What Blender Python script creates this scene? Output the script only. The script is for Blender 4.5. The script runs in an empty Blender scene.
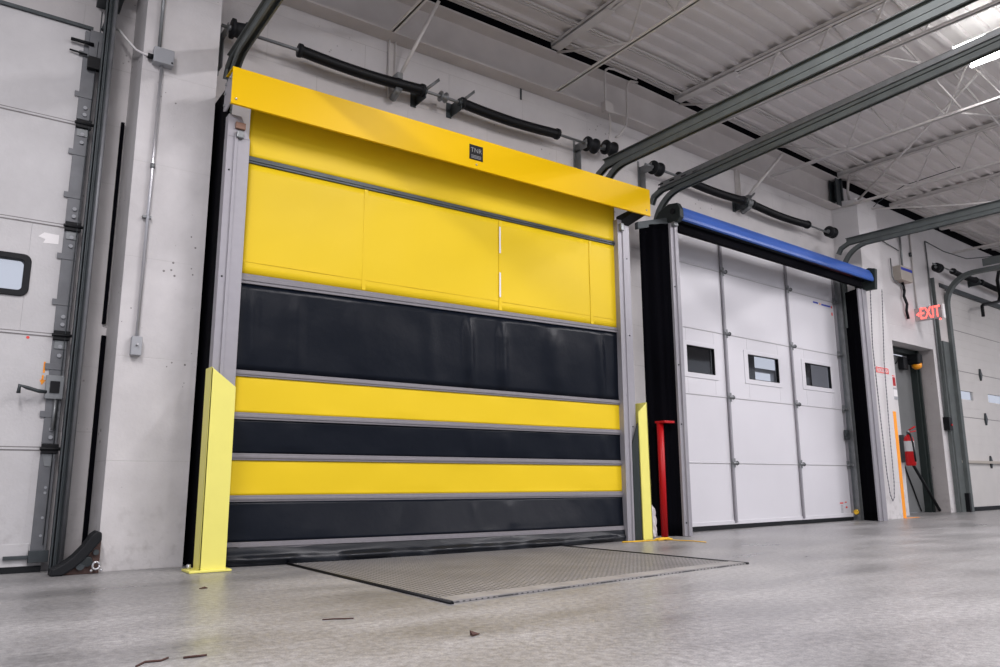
import bpy, bmesh, math, random
from mathutils import Vector, Matrix
from math import sin, cos, pi, radians, sqrt
random.seed(7)
scene = bpy.context.scene
COL = scene.collection

# ------------------------------------------------------------------ camera
YAW, PIT, ROL = radians(35.16), radians(10.84), radians(-0.24)
fw = Vector((sin(YAW)*cos(PIT), cos(YAW)*cos(PIT), sin(PIT)))
r0 = Vector((cos(YAW), -sin(YAW), 0)); u0 = r0.cross(fw)
rt = cos(ROL)*r0 + sin(ROL)*u0; up = -sin(ROL)*r0 + cos(ROL)*u0
cam_data = bpy.data.cameras.new('camera'); cam = bpy.data.objects.new('camera', cam_data); COL.objects.link(cam)
m = Matrix((rt, up, -fw)).transposed().to_4x4(); m.translation = Vector((0, 0, 0.5)); cam.matrix_world = m
cam_data.sensor_width = 36; cam_data.lens = 767/1000*36; cam_data.clip_start = 0.05; cam_data.clip_end = 200
scene.camera = cam

# ------------------------------------------------------------------ frame of the door wall
# s = metres along the wall, d = metres out from the wall towards the camera, z = height.
BA = 0.06; BX, BY = 5.36, 5.15          # the wall bends very slightly between the two big doors
def W(s, d, z):
    if s <= BX: return Vector((s, BY-d, z))
    t = s-BX
    return Vector((BX+t*cos(BA)+d*sin(BA), BY+t*sin(BA)-d*cos(BA), z))

# ------------------------------------------------------------------ world, lamps, exposure
world = bpy.data.worlds.new('world'); scene.world = world; world.use_nodes = True
bg = world.node_tree.nodes['Background']; bg.inputs[0].default_value = (0.86, 0.88, 1.0, 1); bg.inputs[1].default_value = 0.40
vs = scene.view_settings
vs.view_transform = 'Standard'; vs.look = 'None'; vs.gamma = 1; vs.use_curve_mapping = False; vs.exposure = 0.90

def ceiling_lamp(s, d, power, length=2.4, width=0.3, z=4.25):
    l = bpy.data.lights.new('strip_lamp_light', 'AREA'); l.shape = 'RECTANGLE'; l.size = width; l.size_y = length
    l.energy = power; l.color = (1.0, 0.965, 1.0)
    o = bpy.data.objects.new('strip_lamp_light', l); COL.objects.link(o)
    o.location = W(s, d, z); o.rotation_euler = (0, 0, BA if s > BX else 0)
    return o
LP = 74
for s_ in (-0.6, 3.2, 10.9, 14.8):
    ceiling_lamp(s_, 3.60, LP*(1.25 if s_ < 1 else 1))
ceiling_lamp(7.03, 8.2, LP)
for s_ in (6.83, 7.23):                 # the lamp in view: one light per tube
    ceiling_lamp(s_, 3.60, LP/2, width=0.05)
for s_ in (-0.6, 3.2, 10.9, 14.8):
    ceiling_lamp(s_, 8.2, LP)

# ------------------------------------------------------------------ materials
MATS = {}
def mat(name, col, rough=0.5, metal=0.0, noise=0.0, nscale=6.0, bump=0.0, bscale=80.0, spec=0.5, emit=None, estr=0.0, coat=0.0):
    if name in MATS: return MATS[name]
    M = bpy.data.materials.new(name); M.use_nodes = True; nt = M.node_tree
    b = nt.nodes['Principled BSDF']; b.inputs['Roughness'].default_value = rough; b.inputs['Metallic'].default_value = metal
    b.inputs['Specular IOR Level'].default_value = spec
    if coat: b.inputs['Coat Weight'].default_value = coat; b.inputs['Coat Roughness'].default_value = 0.15
    c = (*col, 1); b.inputs['Base Color'].default_value = c
    geo = nt.nodes.new('ShaderNodeNewGeometry')
    if noise:
        n = nt.nodes.new('ShaderNodeTexNoise'); n.inputs['Scale'].default_value = nscale; n.inputs['Detail'].default_value = 5
        nt.links.new(geo.outputs['Position'], n.inputs['Vector'])
        r = nt.nodes.new('ShaderNodeMapRange'); r.inputs[1].default_value = 0.25; r.inputs[2].default_value = 0.75
        r.inputs[3].default_value = 1-noise; r.inputs[4].default_value = 1+noise*0.6
        nt.links.new(n.outputs['Fac'], r.inputs[0])
        mx = nt.nodes.new('ShaderNodeVectorMath'); mx.operation = 'SCALE'; mx.inputs[0].default_value = col
        nt.links.new(r.outputs[0], mx.inputs['Scale']); nt.links.new(mx.outputs[0], b.inputs['Base Color'])
    if bump:
        n2 = nt.nodes.new('ShaderNodeTexNoise'); n2.inputs['Scale'].default_value = bscale; n2.inputs['Detail'].default_value = 4
        nt.links.new(geo.outputs['Position'], n2.inputs['Vector'])
        bp = nt.nodes.new('ShaderNodeBump'); bp.inputs['Strength'].default_value = bump; bp.inputs['Distance'].default_value = 0.01
        nt.links.new(n2.outputs['Fac'], bp.inputs['Height']); nt.links.new(bp.outputs[0], b.inputs['Normal'])
    if emit: b.inputs['Emission Color'].default_value = (*emit, 1); b.inputs['Emission Strength'].default_value = estr
    MATS[name] = M
    return M

def painted_masonry(name, col, blocks=0.0, specks=0.62, dirt=0.12, block_w=0.4, block_h=0.2):
    """white painted masonry: faint block joints, chips, grime; xz mapping"""
    M = bpy.data.materials.new(name); M.use_nodes = True; nt = M.node_tree; N = nt.nodes; L = nt.links
    b = N['Principled BSDF']; b.inputs['Roughness'].default_value = 0.6; b.inputs['Specular IOR Level'].default_value = 0.3
    geo = N.new('ShaderNodeNewGeometry')
    sep = N.new('ShaderNodeSeparateXYZ'); L.new(geo.outputs['Position'], sep.inputs[0])
    cmb = N.new('ShaderNodeCombineXYZ'); L.new(sep.outputs[0], cmb.inputs[0]); L.new(sep.outputs[2], cmb.inputs[1])
    n1 = N.new('ShaderNodeTexNoise'); n1.inputs['Scale'].default_value = 2.2; n1.inputs['Detail'].default_value = 7; n1.inputs['Roughness'].default_value = 0.62
    L.new(geo.outputs['Position'], n1.inputs['Vector'])
    r1 = N.new('ShaderNodeMapRange'); r1.inputs[1].default_value = 0.35; r1.inputs[2].default_value = 0.7; r1.inputs[3].default_value = 1-dirt; r1.inputs[4].default_value = 1.02
    L.new(n1.outputs['Fac'], r1.inputs[0])
    # small dark chips
    v = N.new('ShaderNodeTexVoronoi'); v.inputs['Scale'].default_value = 19; L.new(geo.outputs['Position'], v.inputs['Vector'])
    n3 = N.new('ShaderNodeTexNoise'); n3.inputs['Scale'].default_value = 3.3; L.new(geo.outputs['Position'], n3.inputs['Vector'])
    r3 = N.new('ShaderNodeMapRange'); r3.inputs[1].default_value = 0.5; r3.inputs[2].default_value = 0.72; r3.inputs[3].default_value = 0.0; r3.inputs[4].default_value = 0.20
    L.new(n3.outputs['Fac'], r3.inputs[0])
    lt = N.new('ShaderNodeMath'); lt.operation = 'LESS_THAN'; L.new(v.outputs['Distance'], lt.inputs[0]); L.new(r3.outputs[0], lt.inputs[1])
    # grime near the floor
    rz = N.new('ShaderNodeMapRange'); rz.inputs[1].default_value = 0.0; rz.inputs[2].default_value = 0.5; rz.inputs[3].default_value = 1.0; rz.inputs[4].default_value = 0.0
    L.new(sep.outputs[2], rz.inputs[0])
    n4 = N.new('ShaderNodeTexNoise'); n4.inputs['Scale'].default_value = 14; n4.inputs['Detail'].default_value = 6; L.new(geo.outputs['Position'], n4.inputs['Vector'])
    g4 = N.new('ShaderNodeMapRange'); g4.inputs[1].default_value = 0.52; g4.inputs[2].default_value = 0.75; g4.inputs[3].default_value = 0; g4.inputs[4].default_value = 0.55
    L.new(n4.outputs['Fac'], g4.inputs[0])
    mg = N.new('ShaderNodeMath'); mg.operation = 'MULTIPLY'; L.new(rz.outputs[0], mg.inputs[0]); L.new(g4.outputs[0], mg.inputs[1])
    sc = N.new('ShaderNodeVectorMath'); sc.operation = 'SCALE'; sc.inputs[0].default_value = col; L.new(r1.outputs[0], sc.inputs['Scale'])
    m1 = N.new('ShaderNodeMix'); m1.data_type = 'RGBA'; L.new(sc.outputs[0], m1.inputs[6]); m1.inputs[7].default_value = (0.10, 0.09, 0.085, 1)
    ms = N.new('ShaderNodeMath'); ms.operation = 'MULTIPLY'; ms.inputs[1].default_value = specks; L.new(lt.outputs[0], ms.inputs[0]); L.new(ms.outputs[0], m1.inputs[0])
    m2 = N.new('ShaderNodeMix'); m2.data_type = 'RGBA'; L.new(m1.outputs[2], m2.inputs[6]); m2.inputs[7].default_value = (0.22, 0.2, 0.19, 1); L.new(mg.outputs[0], m2.inputs[0])
    last = m2.outputs[2]
    br = N.new('ShaderNodeTexBrick'); br.inputs['Scale'].default_value = 1.0; br.inputs['Mortar Size'].default_value = 0.004
    br.inputs['Mortar Smooth'].default_value = 0.6; br.inputs['Brick Width'].default_value = block_w; br.inputs['Row Height'].default_value = block_h
    L.new(cmb.outputs[0], br.inputs['Vector'])
    if blocks > 0:
        m3 = N.new('ShaderNodeMix'); m3.data_type = 'RGBA'; L.new(last, m3.inputs[6]); m3.inputs[7].default_value = (0.33, 0.31, 0.3, 1)
        nb = N.new('ShaderNodeTexNoise'); nb.inputs['Scale'].default_value = 1.7; L.new(geo.outputs['Position'], nb.inputs['Vector'])
        rb = N.new('ShaderNodeMapRange'); rb.inputs[1].default_value = 0.4; rb.inputs[2].default_value = 0.65; rb.inputs[3].default_value = 0.05; rb.inputs[4].default_value = blocks
        L.new(nb.outputs['Fac'], rb.inputs[0])
        mf = N.new('ShaderNodeMath'); mf.operation = 'MULTIPLY'; L.new(rb.outputs[0], mf.inputs[1]); L.new(br.outputs['Fac'], mf.inputs[0])
        L.new(mf.outputs[0], m3.inputs[0]); last = m3.outputs[2]
    L.new(last, b.inputs['Base Color'])
    n5 = N.new('ShaderNodeTexNoise'); n5.inputs['Scale'].default_value = 60; n5.inputs['Detail'].default_value = 4; L.new(geo.outputs['Position'], n5.inputs['Vector'])
    ad = N.new('ShaderNodeMath'); ad.operation = 'SUBTRACT'; L.new(n5.outputs['Fac'], ad.inputs[0])
    mb = N.new('ShaderNodeMath'); mb.operation = 'MULTIPLY'; mb.inputs[1].default_value = 1.2 if blocks else 0; L.new(br.outputs['Fac'], mb.inputs[0]); L.new(mb.outputs[0], ad.inputs[1])
    bp = N.new('ShaderNodeBump'); bp.inputs['Strength'].default_value = 0.25; bp.inputs['Distance'].default_value = 0.006
    L.new(ad.outputs[0], bp.inputs['Height']); L.new(bp.outputs[0], b.inputs['Normal'])
    return M

def concrete_floor():
    M = bpy.data.materials.new('polished_concrete'); M.use_nodes = True; nt = M.node_tree; N = nt.nodes; L = nt.links
    b = N['Principled BSDF']; geo = N.new('ShaderNodeNewGeometry')
    n1 = N.new('ShaderNodeTexNoise'); n1.inputs['Scale'].default_value = 1.1; n1.inputs['Detail'].default_value = 8; n1.inputs['Roughness'].default_value = 0.6
    mp = N.new('ShaderNodeMapping'); mp.inputs['Scale'].default_value = (0.6, 1.6, 1); mp.inputs['Rotation'].default_value = (0, 0, 0.25)
    L.new(geo.outputs['Position'], mp.inputs[0]); L.new(mp.outputs[0], n1.inputs['Vector'])
    n2 = N.new('ShaderNodeTexNoise'); n2.inputs['Scale'].default_value = 38; n2.inputs['Detail'].default_value = 6; L.new(geo.outputs['Position'], n2.inputs['Vector'])
    n3 = N.new('ShaderNodeTexNoise'); n3.inputs['Scale'].default_value = 170; n3.inputs['Detail'].default_value = 2; L.new(geo.outputs['Position'], n3.inputs['Vector'])
    cr = N.new('ShaderNodeValToRGB'); L.new(n1.outputs['Fac'], cr.inputs[0])
    e = cr.color_ramp.elements; e[0].position = 0.36; e[0].color = (0.175, 0.171, 0.171, 1); e[1].position = 0.62; e[1].color = (0.305, 0.299, 0.299, 1)
    m1 = N.new('ShaderNodeMapRange'); m1.inputs[1].default_value = 0.3; m1.inputs[2].default_value = 0.7; m1.inputs[3].default_value = 0.72; m1.inputs[4].default_value = 1.26; L.new(n2.outputs['Fac'], m1.inputs[0])
    m3 = N.new('ShaderNodeMapRange'); m3.inputs[1].default_value = 0.3; m3.inputs[2].default_value = 0.7; m3.inputs[3].default_value = 0.75; m3.inputs[4].default_value = 1.25; L.new(n3.outputs['Fac'], m3.inputs[0])
    mm = N.new('ShaderNodeMath'); mm.operation = 'MULTIPLY'; L.new(m1.outputs[0], mm.inputs[0]); L.new(m3.outputs[0], mm.inputs[1])
    sc = N.new('ShaderNodeVectorMath'); sc.operation = 'SCALE'; L.new(cr.outputs[0], sc.inputs[0]); L.new(mm.outputs[0], sc.inputs['Scale'])
    L.new(sc.outputs[0], b.inputs['Base Color'])
    rr = N.new('ShaderNodeMapRange'); rr.inputs[1].default_value = 0.3; rr.inputs[2].default_value = 0.7; rr.inputs[3].default_value = 0.26; rr.inputs[4].default_value = 0.46; L.new(n1.outputs['Fac'], rr.inputs[0])
    L.new(rr.outputs[0], b.inputs['Roughness']); b.inputs['Specular IOR Level'].default_value = 0.35
    bp = N.new('ShaderNodeBump'); bp.inputs['Strength'].default_value = 0.18; bp.inputs['Distance'].default_value = 0.004; L.new(n2.outputs['Fac'], bp.inputs['Height']); L.new(bp.outputs[0], b.inputs['Normal'])
    return M

def tread_steel():
    M = bpy.data.materials.new('worn_tread_steel'); M.use_nodes = True; nt = M.node_tree; N = nt.nodes; L = nt.links
    b = N['Principled BSDF']; geo = N.new('ShaderNodeNewGeometry'); sep = N.new('ShaderNodeSeparateXYZ'); L.new(geo.outputs['Position'], sep.inputs[0])
    def wave(a, c, k):
        x = N.new('ShaderNodeMath'); x.operation = 'MULTIPLY'; x.inputs[1].default_value = a*k; L.new(sep.outputs[0], x.inputs[0])
        y = N.new('ShaderNodeMath'); y.operation = 'MULTIPLY_ADD'; y.inputs[1].default_value = c*k; L.new(sep.outputs[1], y.inputs[0]); L.new(x.outputs[0], y.inputs[2])
        s = N.new('ShaderNodeMath'); s.operation = 'SINE'; L.new(y.outputs[0], s.inputs[0]); return s
    k = 2*pi/0.066
    a, c = wave(1, 0, k), wave(0, 1, k)
    p = N.new('ShaderNodeMath'); p.operation = 'MULTIPLY'; L.new(a.outputs[0], p.inputs[0]); L.new(c.outputs[0], p.inputs[1])
    ab = N.new('ShaderNodeMath'); ab.operation = 'ABSOLUTE'; L.new(p.outputs[0], ab.inputs[0])
    th = N.new('ShaderNodeMapRange'); th.inputs[1].default_value = 0.25; th.inputs[2].default_value = 0.6; L.new(ab.outputs[0], th.inputs[0])
    n = N.new('ShaderNodeTexNoise'); n.inputs['Scale'].default_value = 3; n.inputs['Detail'].default_value = 6; L.new(geo.outputs['Position'], n.inputs['Vector'])
    cr = N.new('ShaderNodeValToRGB'); L.new(n.outputs['Fac'], cr.inputs[0]); e = cr.color_ramp.elements
    e[0].position = 0.3; e[0].color = (0.25, 0.24, 0.24, 1); e[1].position = 0.7; e[1].color = (0.36, 0.35, 0.35, 1)
    mx = N.new('ShaderNodeMix'); mx.data_type = 'RGBA'; L.new(th.outputs[0], mx.inputs[0]); mx.inputs[6].default_value = (0.07, 0.07, 0.073, 1); L.new(cr.outputs[0], mx.inputs[7])
    L.new(mx.outputs[2], b.inputs['Base Color']); b.inputs['Roughness'].default_value = 0.5; b.inputs['Metallic'].default_value = 0.15
    bp = N.new('ShaderNodeBump'); bp.inputs['Strength'].default_value = 0.6; bp.inputs['Distance'].default_value = 0.003; L.new(th.outputs[0], bp.inputs['Height']); L.new(bp.outputs[0], b.inputs['Normal'])
    return M

WALL = painted_masonry('white_painted_block', (0.60, 0.575, 0.57), blocks=0.5, specks=0.5, block_w=0.8, block_h=0.4)
PIER = painted_masonry('white_painted_render', (0.62, 0.60, 0.60), blocks=0.22, specks=0.8, dirt=0.2, block_w=9.0, block_h=0.62)
PIER2 = painted_masonry('white_painted_pier_block', (0.62, 0.60, 0.60), blocks=0.35, specks=0.2, dirt=0.06, block_w=0.9, block_h=0.45)
REVEAL = painted_masonry('grey_block', (0.40, 0.375, 0.37), blocks=1.0, specks=0.3, block_w=0.4, block_h=0.4)
FLOOR = concrete_floor(); TREAD = tread_steel()
BEAM = mat('beam_cream_paint', (0.54, 0.505, 0.49), 0.55, noise=0.10, nscale=4)
DECK = mat('deck_white_paint', (0.68, 0.645, 0.63), 0.6, noise=0.06, nscale=3)
JOIST = mat('joist_cream_paint', (0.66, 0.63, 0.61), 0.5, noise=0.1, nscale=9)
YEL_HOOD = mat('hood_yellow_paint', (0.80, 0.49, 0.003), 0.38, noise=0.02, nscale=2, spec=0.10)
YEL_VINYL = mat('yellow_vinyl', (0.77, 0.54, 0.012), 0.45, noise=0.03, nscale=1.5, bump=0.12, bscale=9, spec=0.22)
YEL_GUARD = mat('guard_yellow_paint', (0.80, 0.74, 0.17), 0.4, noise=0.03, nscale=8)
BLK_VINYL = mat('black_vinyl', (0.003, 0.005, 0.010), 0.33, bump=0.4, bscale=7, spec=0.15)
BLK_CLOTH = mat('black_seal_cloth', (0.0015, 0.0015, 0.003), 0.8, bump=0.4, bscale=14, spec=0.05)
BAR = mat('grey_webbing', (0.20, 0.19, 0.205), 0.5, noise=0.08, nscale=30)
ALU = mat('brushed_aluminium', (0.31, 0.30, 0.325), 0.45, metal=0.25, noise=0.05, nscale=20)
GALV = mat('galvanised_steel', (0.22, 0.23, 0.235), 0.42, metal=0.6, noise=0.2, nscale=14)
DKSTEEL = mat('dark_track_steel', (0.055, 0.065, 0.07), 0.45, metal=0.4, noise=0.25, nscale=10)
TRACK = mat('grey_track_steel', (0.115, 0.130, 0.128), 0.6, metal=0.3, noise=0.18, nscale=8)
PLATE = mat('grey_stile_steel', (0.15, 0.155, 0.165), 0.45, metal=0.3, noise=0.18, nscale=12)
BLACK = mat('black_paint', (0.004, 0.0045, 0.006), 0.5, spec=0.25)
RUBBER = mat('black_rubber', (0.008, 0.009, 0.011), 0.6, spec=0.25)
DOORW = mat('white_door_paint', (0.62, 0.61, 0.64), 0.42, noise=0.015, nscale=3, bump=0.05, bscale=160)
DOORL = painted_masonry('off_white_door_paint', (0.56, 0.55, 0.555), blocks=0, specks=0.0, dirt=0.14)
DOORF = mat('cream_door_paint', (0.56, 0.54, 0.52), 0.5, noise=0.05, nscale=4)
GROOVE = mat('panel_joint', (0.20, 0.19, 0.19), 0.6)
BLUE = mat('blue_vinyl', (0.03, 0.10, 0.40), 0.33, noise=0.04, nscale=5, bump=0.15, bscale=12)
RED = mat('red_paint', (0.42, 0.003, 0.006), 0.4, spec=0.3)
REDTXT = mat('red_print', (0.75, 0.05, 0.04), 0.5)
WHITEP = mat('white_print', (0.78, 0.76, 0.76), 0.5)
ORANGE = mat('orange_tape', (0.95, 0.33, 0.01), 0.5)
ORLENS = mat('orange_lens', (0.85, 0.32, 0.01), 0.3)
BEIGE = mat('beige_plastic', (0.42, 0.38, 0.33), 0.5)
BLUEP = mat('blue_print', (0.02, 0.04, 0.40), 0.5)
CONDUIT = mat('bright_conduit', (0.55, 0.55, 0.57), 0.3, metal=0.7)
PCOND = mat('painted_conduit', (0.50, 0.47, 0.455), 0.5)
GREYBOX = mat('grey_box_paint', (0.33, 0.34, 0.36), 0.45)
DOORGREY = mat('grey_door_paint', (0.15, 0.155, 0.155), 0.5, noise=0.12, nscale=3)
GREENDK = mat('dark_green_grey_paint', (0.018, 0.025, 0.024), 0.5, spec=0.3)
BAG = mat('white_plastic_film', (0.55, 0.52, 0.54), 0.35, bump=1.0, bscale=25)
ROPE = mat('yellow_rope', (0.75, 0.45, 0.03), 0.8)
RUST = mat('rusty_steel', (0.07, 0.035, 0.028), 0.7, noise=0.4, nscale=30)
LEAF = mat('dry_leaf', (0.06, 0.025, 0.02), 0.8)
CHAINM = mat('chain_steel', (0.22, 0.22, 0.24), 0.4, metal=0.6)
TUBE = mat('lamp_tube', (1, 1, 1), 0.5, emit=(0.97, 1.0, 1.0), estr=7.0)
EXITRED = mat('exit_letters', (0.8, 0.05, 0.05), 0.5, emit=(1.0, 0.085, 0.07), estr=1.9)
DULLWIN = mat('window_glass_far', (0.8, 0.8, 0.9), 0.1, emit=None)
def glass_mat():
    M = bpy.data.materials.new('window_glass'); M.use_nodes = True; nt = M.node_tree; N = nt.nodes
    out = N['Material Output']; g = N.new('ShaderNodeBsdfGlossy'); g.inputs['Roughness'].default_value = 0.05
    t = N.new('ShaderNodeBsdfTransparent'); t.inputs[0].default_value = (0.93, 0.95, 0.97, 1)
    mx = N.new('ShaderNodeMixShader'); mx.inputs[0].default_value = 0.07
    nt.links.new(t.outputs[0], mx.inputs[1]); nt.links.new(g.outputs[0], mx.inputs[2]); nt.links.new(mx.outputs[0], out.inputs[0])
    return M
GLASS = glass_mat()

# ------------------------------------------------------------------ mesh builder
class MB:
    def __init__(self): self.v = []; self.f = []; self.sm = []; self.mi = []; self.cur = 0
    def quadhull(self, P, sm=False):      # 8 corners: bottom ring 0-3, top ring 4-7
        n = len(self.v); self.v += [Vector(p) for p in P]
        for q in ((3,2,1,0),(4,5,6,7),(0,1,5,4),(1,2,6,5),(2,3,7,6),(3,0,4,7)): self.f.append([n+i for i in q]); self.sm.append(sm); self.mi.append(self.cur)
    def box(self, s0, s1, d0, d1, z0, z1):
        self.quadhull([W(s0,d1,z0),W(s1,d1,z0),W(s1,d0,z0),W(s0,d0,z0),W(s0,d1,z1),W(s1,d1,z1),W(s1,d0,z1),W(s0,d0,z1)]); return self
    def prism(self, P, Q, sm=False):      # two matching closed rings
        n = len(self.v); k = len(P); self.v += [Vector(p) for p in P] + [Vector(q) for q in Q]
        self.f.append([n+i for i in reversed(range(k))]); self.f.append([n+k+i for i in range(k)]); self.sm += [False, False]; self.mi += [self.cur]*2
        for i in range(k):
            j = (i+1) % k; self.f.append([n+i, n+j, n+k+j, n+k+i]); self.sm.append(sm); self.mi.append(self.cur)
        return self
    def ext_s(self, prof, s0, s1, sm=False):   # profile of (d,z) extruded along s
        if s0 < BX < s1:
            self.prism([W(s0,d,z) for d,z in prof], [W(BX,d,z) for d,z in prof], sm); self.prism([W(BX,d,z) for d,z in prof], [W(s1,d,z) for d,z in prof], sm)
        else: self.prism([W(s0,d,z) for d,z in prof], [W(s1,d,z) for d,z in prof], sm)
        return self
    def ext_z(self, prof, z0, z1):             # profile of (s,d)
        return self.prism([W(s,d,z0) for s,d in prof], [W(s,d,z1) for s,d in prof])
    def ext_d(self, prof, d0, d1, sm=False):             # profile of (s,z)
        return self.prism([W(s,d1,z) for s,z in prof], [W(s,d0,z) for s,z in prof], sm)
    def tube(self, pts, r, n=8, mapped=False, cap=True):
        P = [Vector(p) if mapped else W(*p) for p in pts]
        rs = r if isinstance(r, (list, tuple)) else [r]*len(P)
        base = len(self.v); prev = None
        for i, p in enumerate(P):
            t = (P[min(i+1, len(P)-1)]-P[max(i-1, 0)]).normalized()
            if prev is None:
                a = Vector((0,0,1)) if abs(t.z) < 0.9 else Vector((1,0,0)); x = t.cross(a).normalized()
            else: x = (prev - t*prev.dot(t)).normalized()
            prev = x; y = t.cross(x)
            for k in range(n):
                a = 2*pi*k/n; self.v.append(p + (x*cos(a)+y*sin(a))*rs[i])
        for i in range(len(P)-1):
            for k in range(n):
                a = base+i*n+k; b = base+i*n+(k+1) % n
                self.f.append([a, b, b+n, a+n]); self.sm.append(True); self.mi.append(self.cur)
        if cap:
            self.f.append([base+k for k in reversed(range(n))]); self.f.append([base+(len(P)-1)*n+k for k in range(n)]); self.sm += [False, False]; self.mi += [self.cur]*2
        return self
    def sweep(self, prof, path, s):            # profile (a along s, b along in-plane normal), path of (d,z) in plane s
        k = len(prof); base = len(self.v)
        for i, (d, z) in enumerate(path):
            d0, z0 = path[max(i-1, 0)]; d1, z1 = path[min(i+1, len(path)-1)]
            L = sqrt((d1-d0)**2+(z1-z0)**2) or 1; tx, tz = (d1-d0)/L, (z1-z0)/L; nx, nz = -tz, tx
            for a, b in prof: self.v.append(W(s+a, d+nx*b, z+nz*b))
        for i in range(len(path)-1):
            for j in range(k):
                a = base+i*k+j; b = base+i*k+(j+1) % k; self.f.append([a, b, b+k, a+k]); self.sm.append(False); self.mi.append(self.cur)
        self.f.append([base+j for j in reversed(range(k))]); self.f.append([base+(len(path)-1)*k+j for j in range(k)]); self.sm += [False, False]; self.mi += [self.cur]*2
        return self
    def sphere(self, c, r, n=8):
        c = W(*c); base = len(self.v)
        for i in range(n+1):
            for j in range(n):
                th = pi*i/n; ph = 2*pi*j/n; self.v.append(c+Vector((sin(th)*cos(ph), sin(th)*sin(ph), cos(th)))*r)
        for i in range(n):
            for j in range(n):
                a = base+i*n+j; b = base+i*n+(j+1) % n; self.f.append([a, a+n, b+n, b]); self.sm.append(True); self.mi.append(self.cur)
        return self
    def grid(self, fn, nu, nv, thick=None):    # fn(u,v) -> world point
        base = len(self.v)
        for i in range(nu+1):
            for j in range(nv+1): self.v.append(Vector(fn(i/nu, j/nv)))
        for i in range(nu):
            for j in range(nv):
                a = base+i*(nv+1)+j; self.f.append([a, a+nv+1, a+nv+2, a+1]); self.sm.append(True); self.mi.append(self.cur)
        return self

def obj(name, mb, material, parent=None, loc=None, bevel=0.0, solid=0.0):
    me = bpy.data.meshes.new(name)
    if loc is None:
        root = parent
        while root is not None and root.parent is not None: root = root.parent
        loc = root.location.copy() if root is not None else None
    if loc is None: loc = Vector((0, 0, 0))
    me.from_pydata([tuple(v-loc) for v in mb.v], [], mb.f); me.update()
    me.polygons.foreach_set('use_smooth', mb.sm)
    bm = bmesh.new(); bm.from_mesh(me); bmesh.ops.recalc_face_normals(bm, faces=bm.faces); bm.to_mesh(me); bm.free()
    mats = material if isinstance(material, (list, tuple)) else [material]
    for q in mats: me.materials.append(q)
    if len(mats) > 1: me.polygons.foreach_set('material_index', mb.mi)
    o = bpy.data.objects.new(name, me); COL.objects.link(o)
    if parent is not None: o.parent = parent
    else: o.location = loc
    if solid:
        sd = o.modifiers.new('thickness', 'SOLIDIFY'); sd.thickness = solid; sd.offset = 0
    if bevel:
        b = o.modifiers.new('bevel', 'BEVEL'); b.width = bevel; b.segments = 2; b.limit_method = 'ANGLE'; b.angle_limit = radians(40)
    return o
def tag(o, label, cat, group=None):
    o['label'] = label; o['category'] = cat
    if group: o['group'] = group
    return o
def thing(name, label, cat, loc, group=None):
    o = bpy.data.objects.new(name, None); COL.objects.link(o); o.location = W(*loc); o.empty_display_size = 0.1
    return tag(o, label, cat, group)
def struct(name, mb, material, **k):
    o = obj(name, mb, material, **k); o['kind'] = 'structure'; return o
def single(name, mb, material, label, cat, loc, group=None, **k):
    o = obj(name, mb, material, loc=W(*loc), **k); return tag(o, label, cat, group)
def text_into(mb, txt, size, place, depth=0.0, bold=0.0):
    """letters as flat polygons; place(x,y)->world point"""
    cu = bpy.data.curves.new('lettering', 'FONT'); cu.body = txt; cu.size = size; cu.offset = bold
    cu.align_x = 'CENTER'; cu.align_y = 'CENTER'
    t = bpy.data.objects.new('lettering', cu); COL.objects.link(t)
    dg = bpy.context.evaluated_depsgraph_get(); me = bpy.data.meshes.new_from_object(t.evaluated_get(dg))
    n = len(mb.v)
    for v in me.vertices: mb.v.append(Vector(place(v.co.x, v.co.y)))
    for p in me.polygons: mb.f.append([n+i for i in p.vertices]); mb.sm.append(False); mb.mi.append(mb.cur)
    bpy.data.objects.remove(t); bpy.data.curves.remove(cu); bpy.data.meshes.remove(me)

# ================================================================== THE SETTING
struct('floor', (lambda b: (b.quadhull([(-9,-9,-.3),(32,-9,-.3),(32,9,-.3),(-9,9,-.3),(-9,-9,0),(32,-9,0),(32,9,0),(-9,9,0)]), b)[1])(MB()), FLOOR)

# fluted roof deck, flutes running along the wall
mb = MB()
prof = []; per = 0.163; d = 0.597-per*9
while d < 11.5:
    prof += [(d, 4.60), (d+0.040, 4.60), (d+0.048, 4.635), (d+0.155, 4.635)]; d += per
prof.append((d, 4.60))
for (sa, sb) in ((-9, BX), (BX, BX+1e-5), (BX+1e-5, 30)):
    n = len(mb.v); k = len(prof)
    for s_ in (sa, sb):
        for (dd, z) in prof: mb.v.append(W(s_, dd, z))
    for i in range(k-1): mb.f.append([n+i, n+i+1, n+k+i+1, n+k+i]); mb.sm.append(False); mb.mi.append(0)
    P = [W(sa, -1.0, 4.75), W(sb, -1.0, 4.75), W(sb, 12, 4.75), W(sa, 12, 4.75)]
    n = len(mb.v); mb.v += P; mb.f.append([n, n+1, n+2, n+3]); mb.sm.append(False); mb.mi.append(0)
ceil_o = struct('ceiling', mb, DECK)
# seam channels of the deck that run between the joists
mb = MB()
for d0 in (0.045, 0.345):
    for q in (0, 0.03):
        mb.ext_s([(d0+q, 4.585), (d0+q+0.012, 4.585), (d0+q+0.012, 4.602), (d0+q, 4.602)], -6, 26)
struct('trim_1', mb, JOIST)

mb = MB(); mb.box(-9, BX, -.20, -.014, 4.519, 4.66); mb.box(BX+1e-6, 9.47, -.20, -.014, 4.519, 4.66); mb.box(9.47, 28, -.20, -.13, 4.519, 4.66)
struct('trim_gap_shade', mb, BLK_CLOTH)  # black strips stand in for the dark void between wall top and deck
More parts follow.
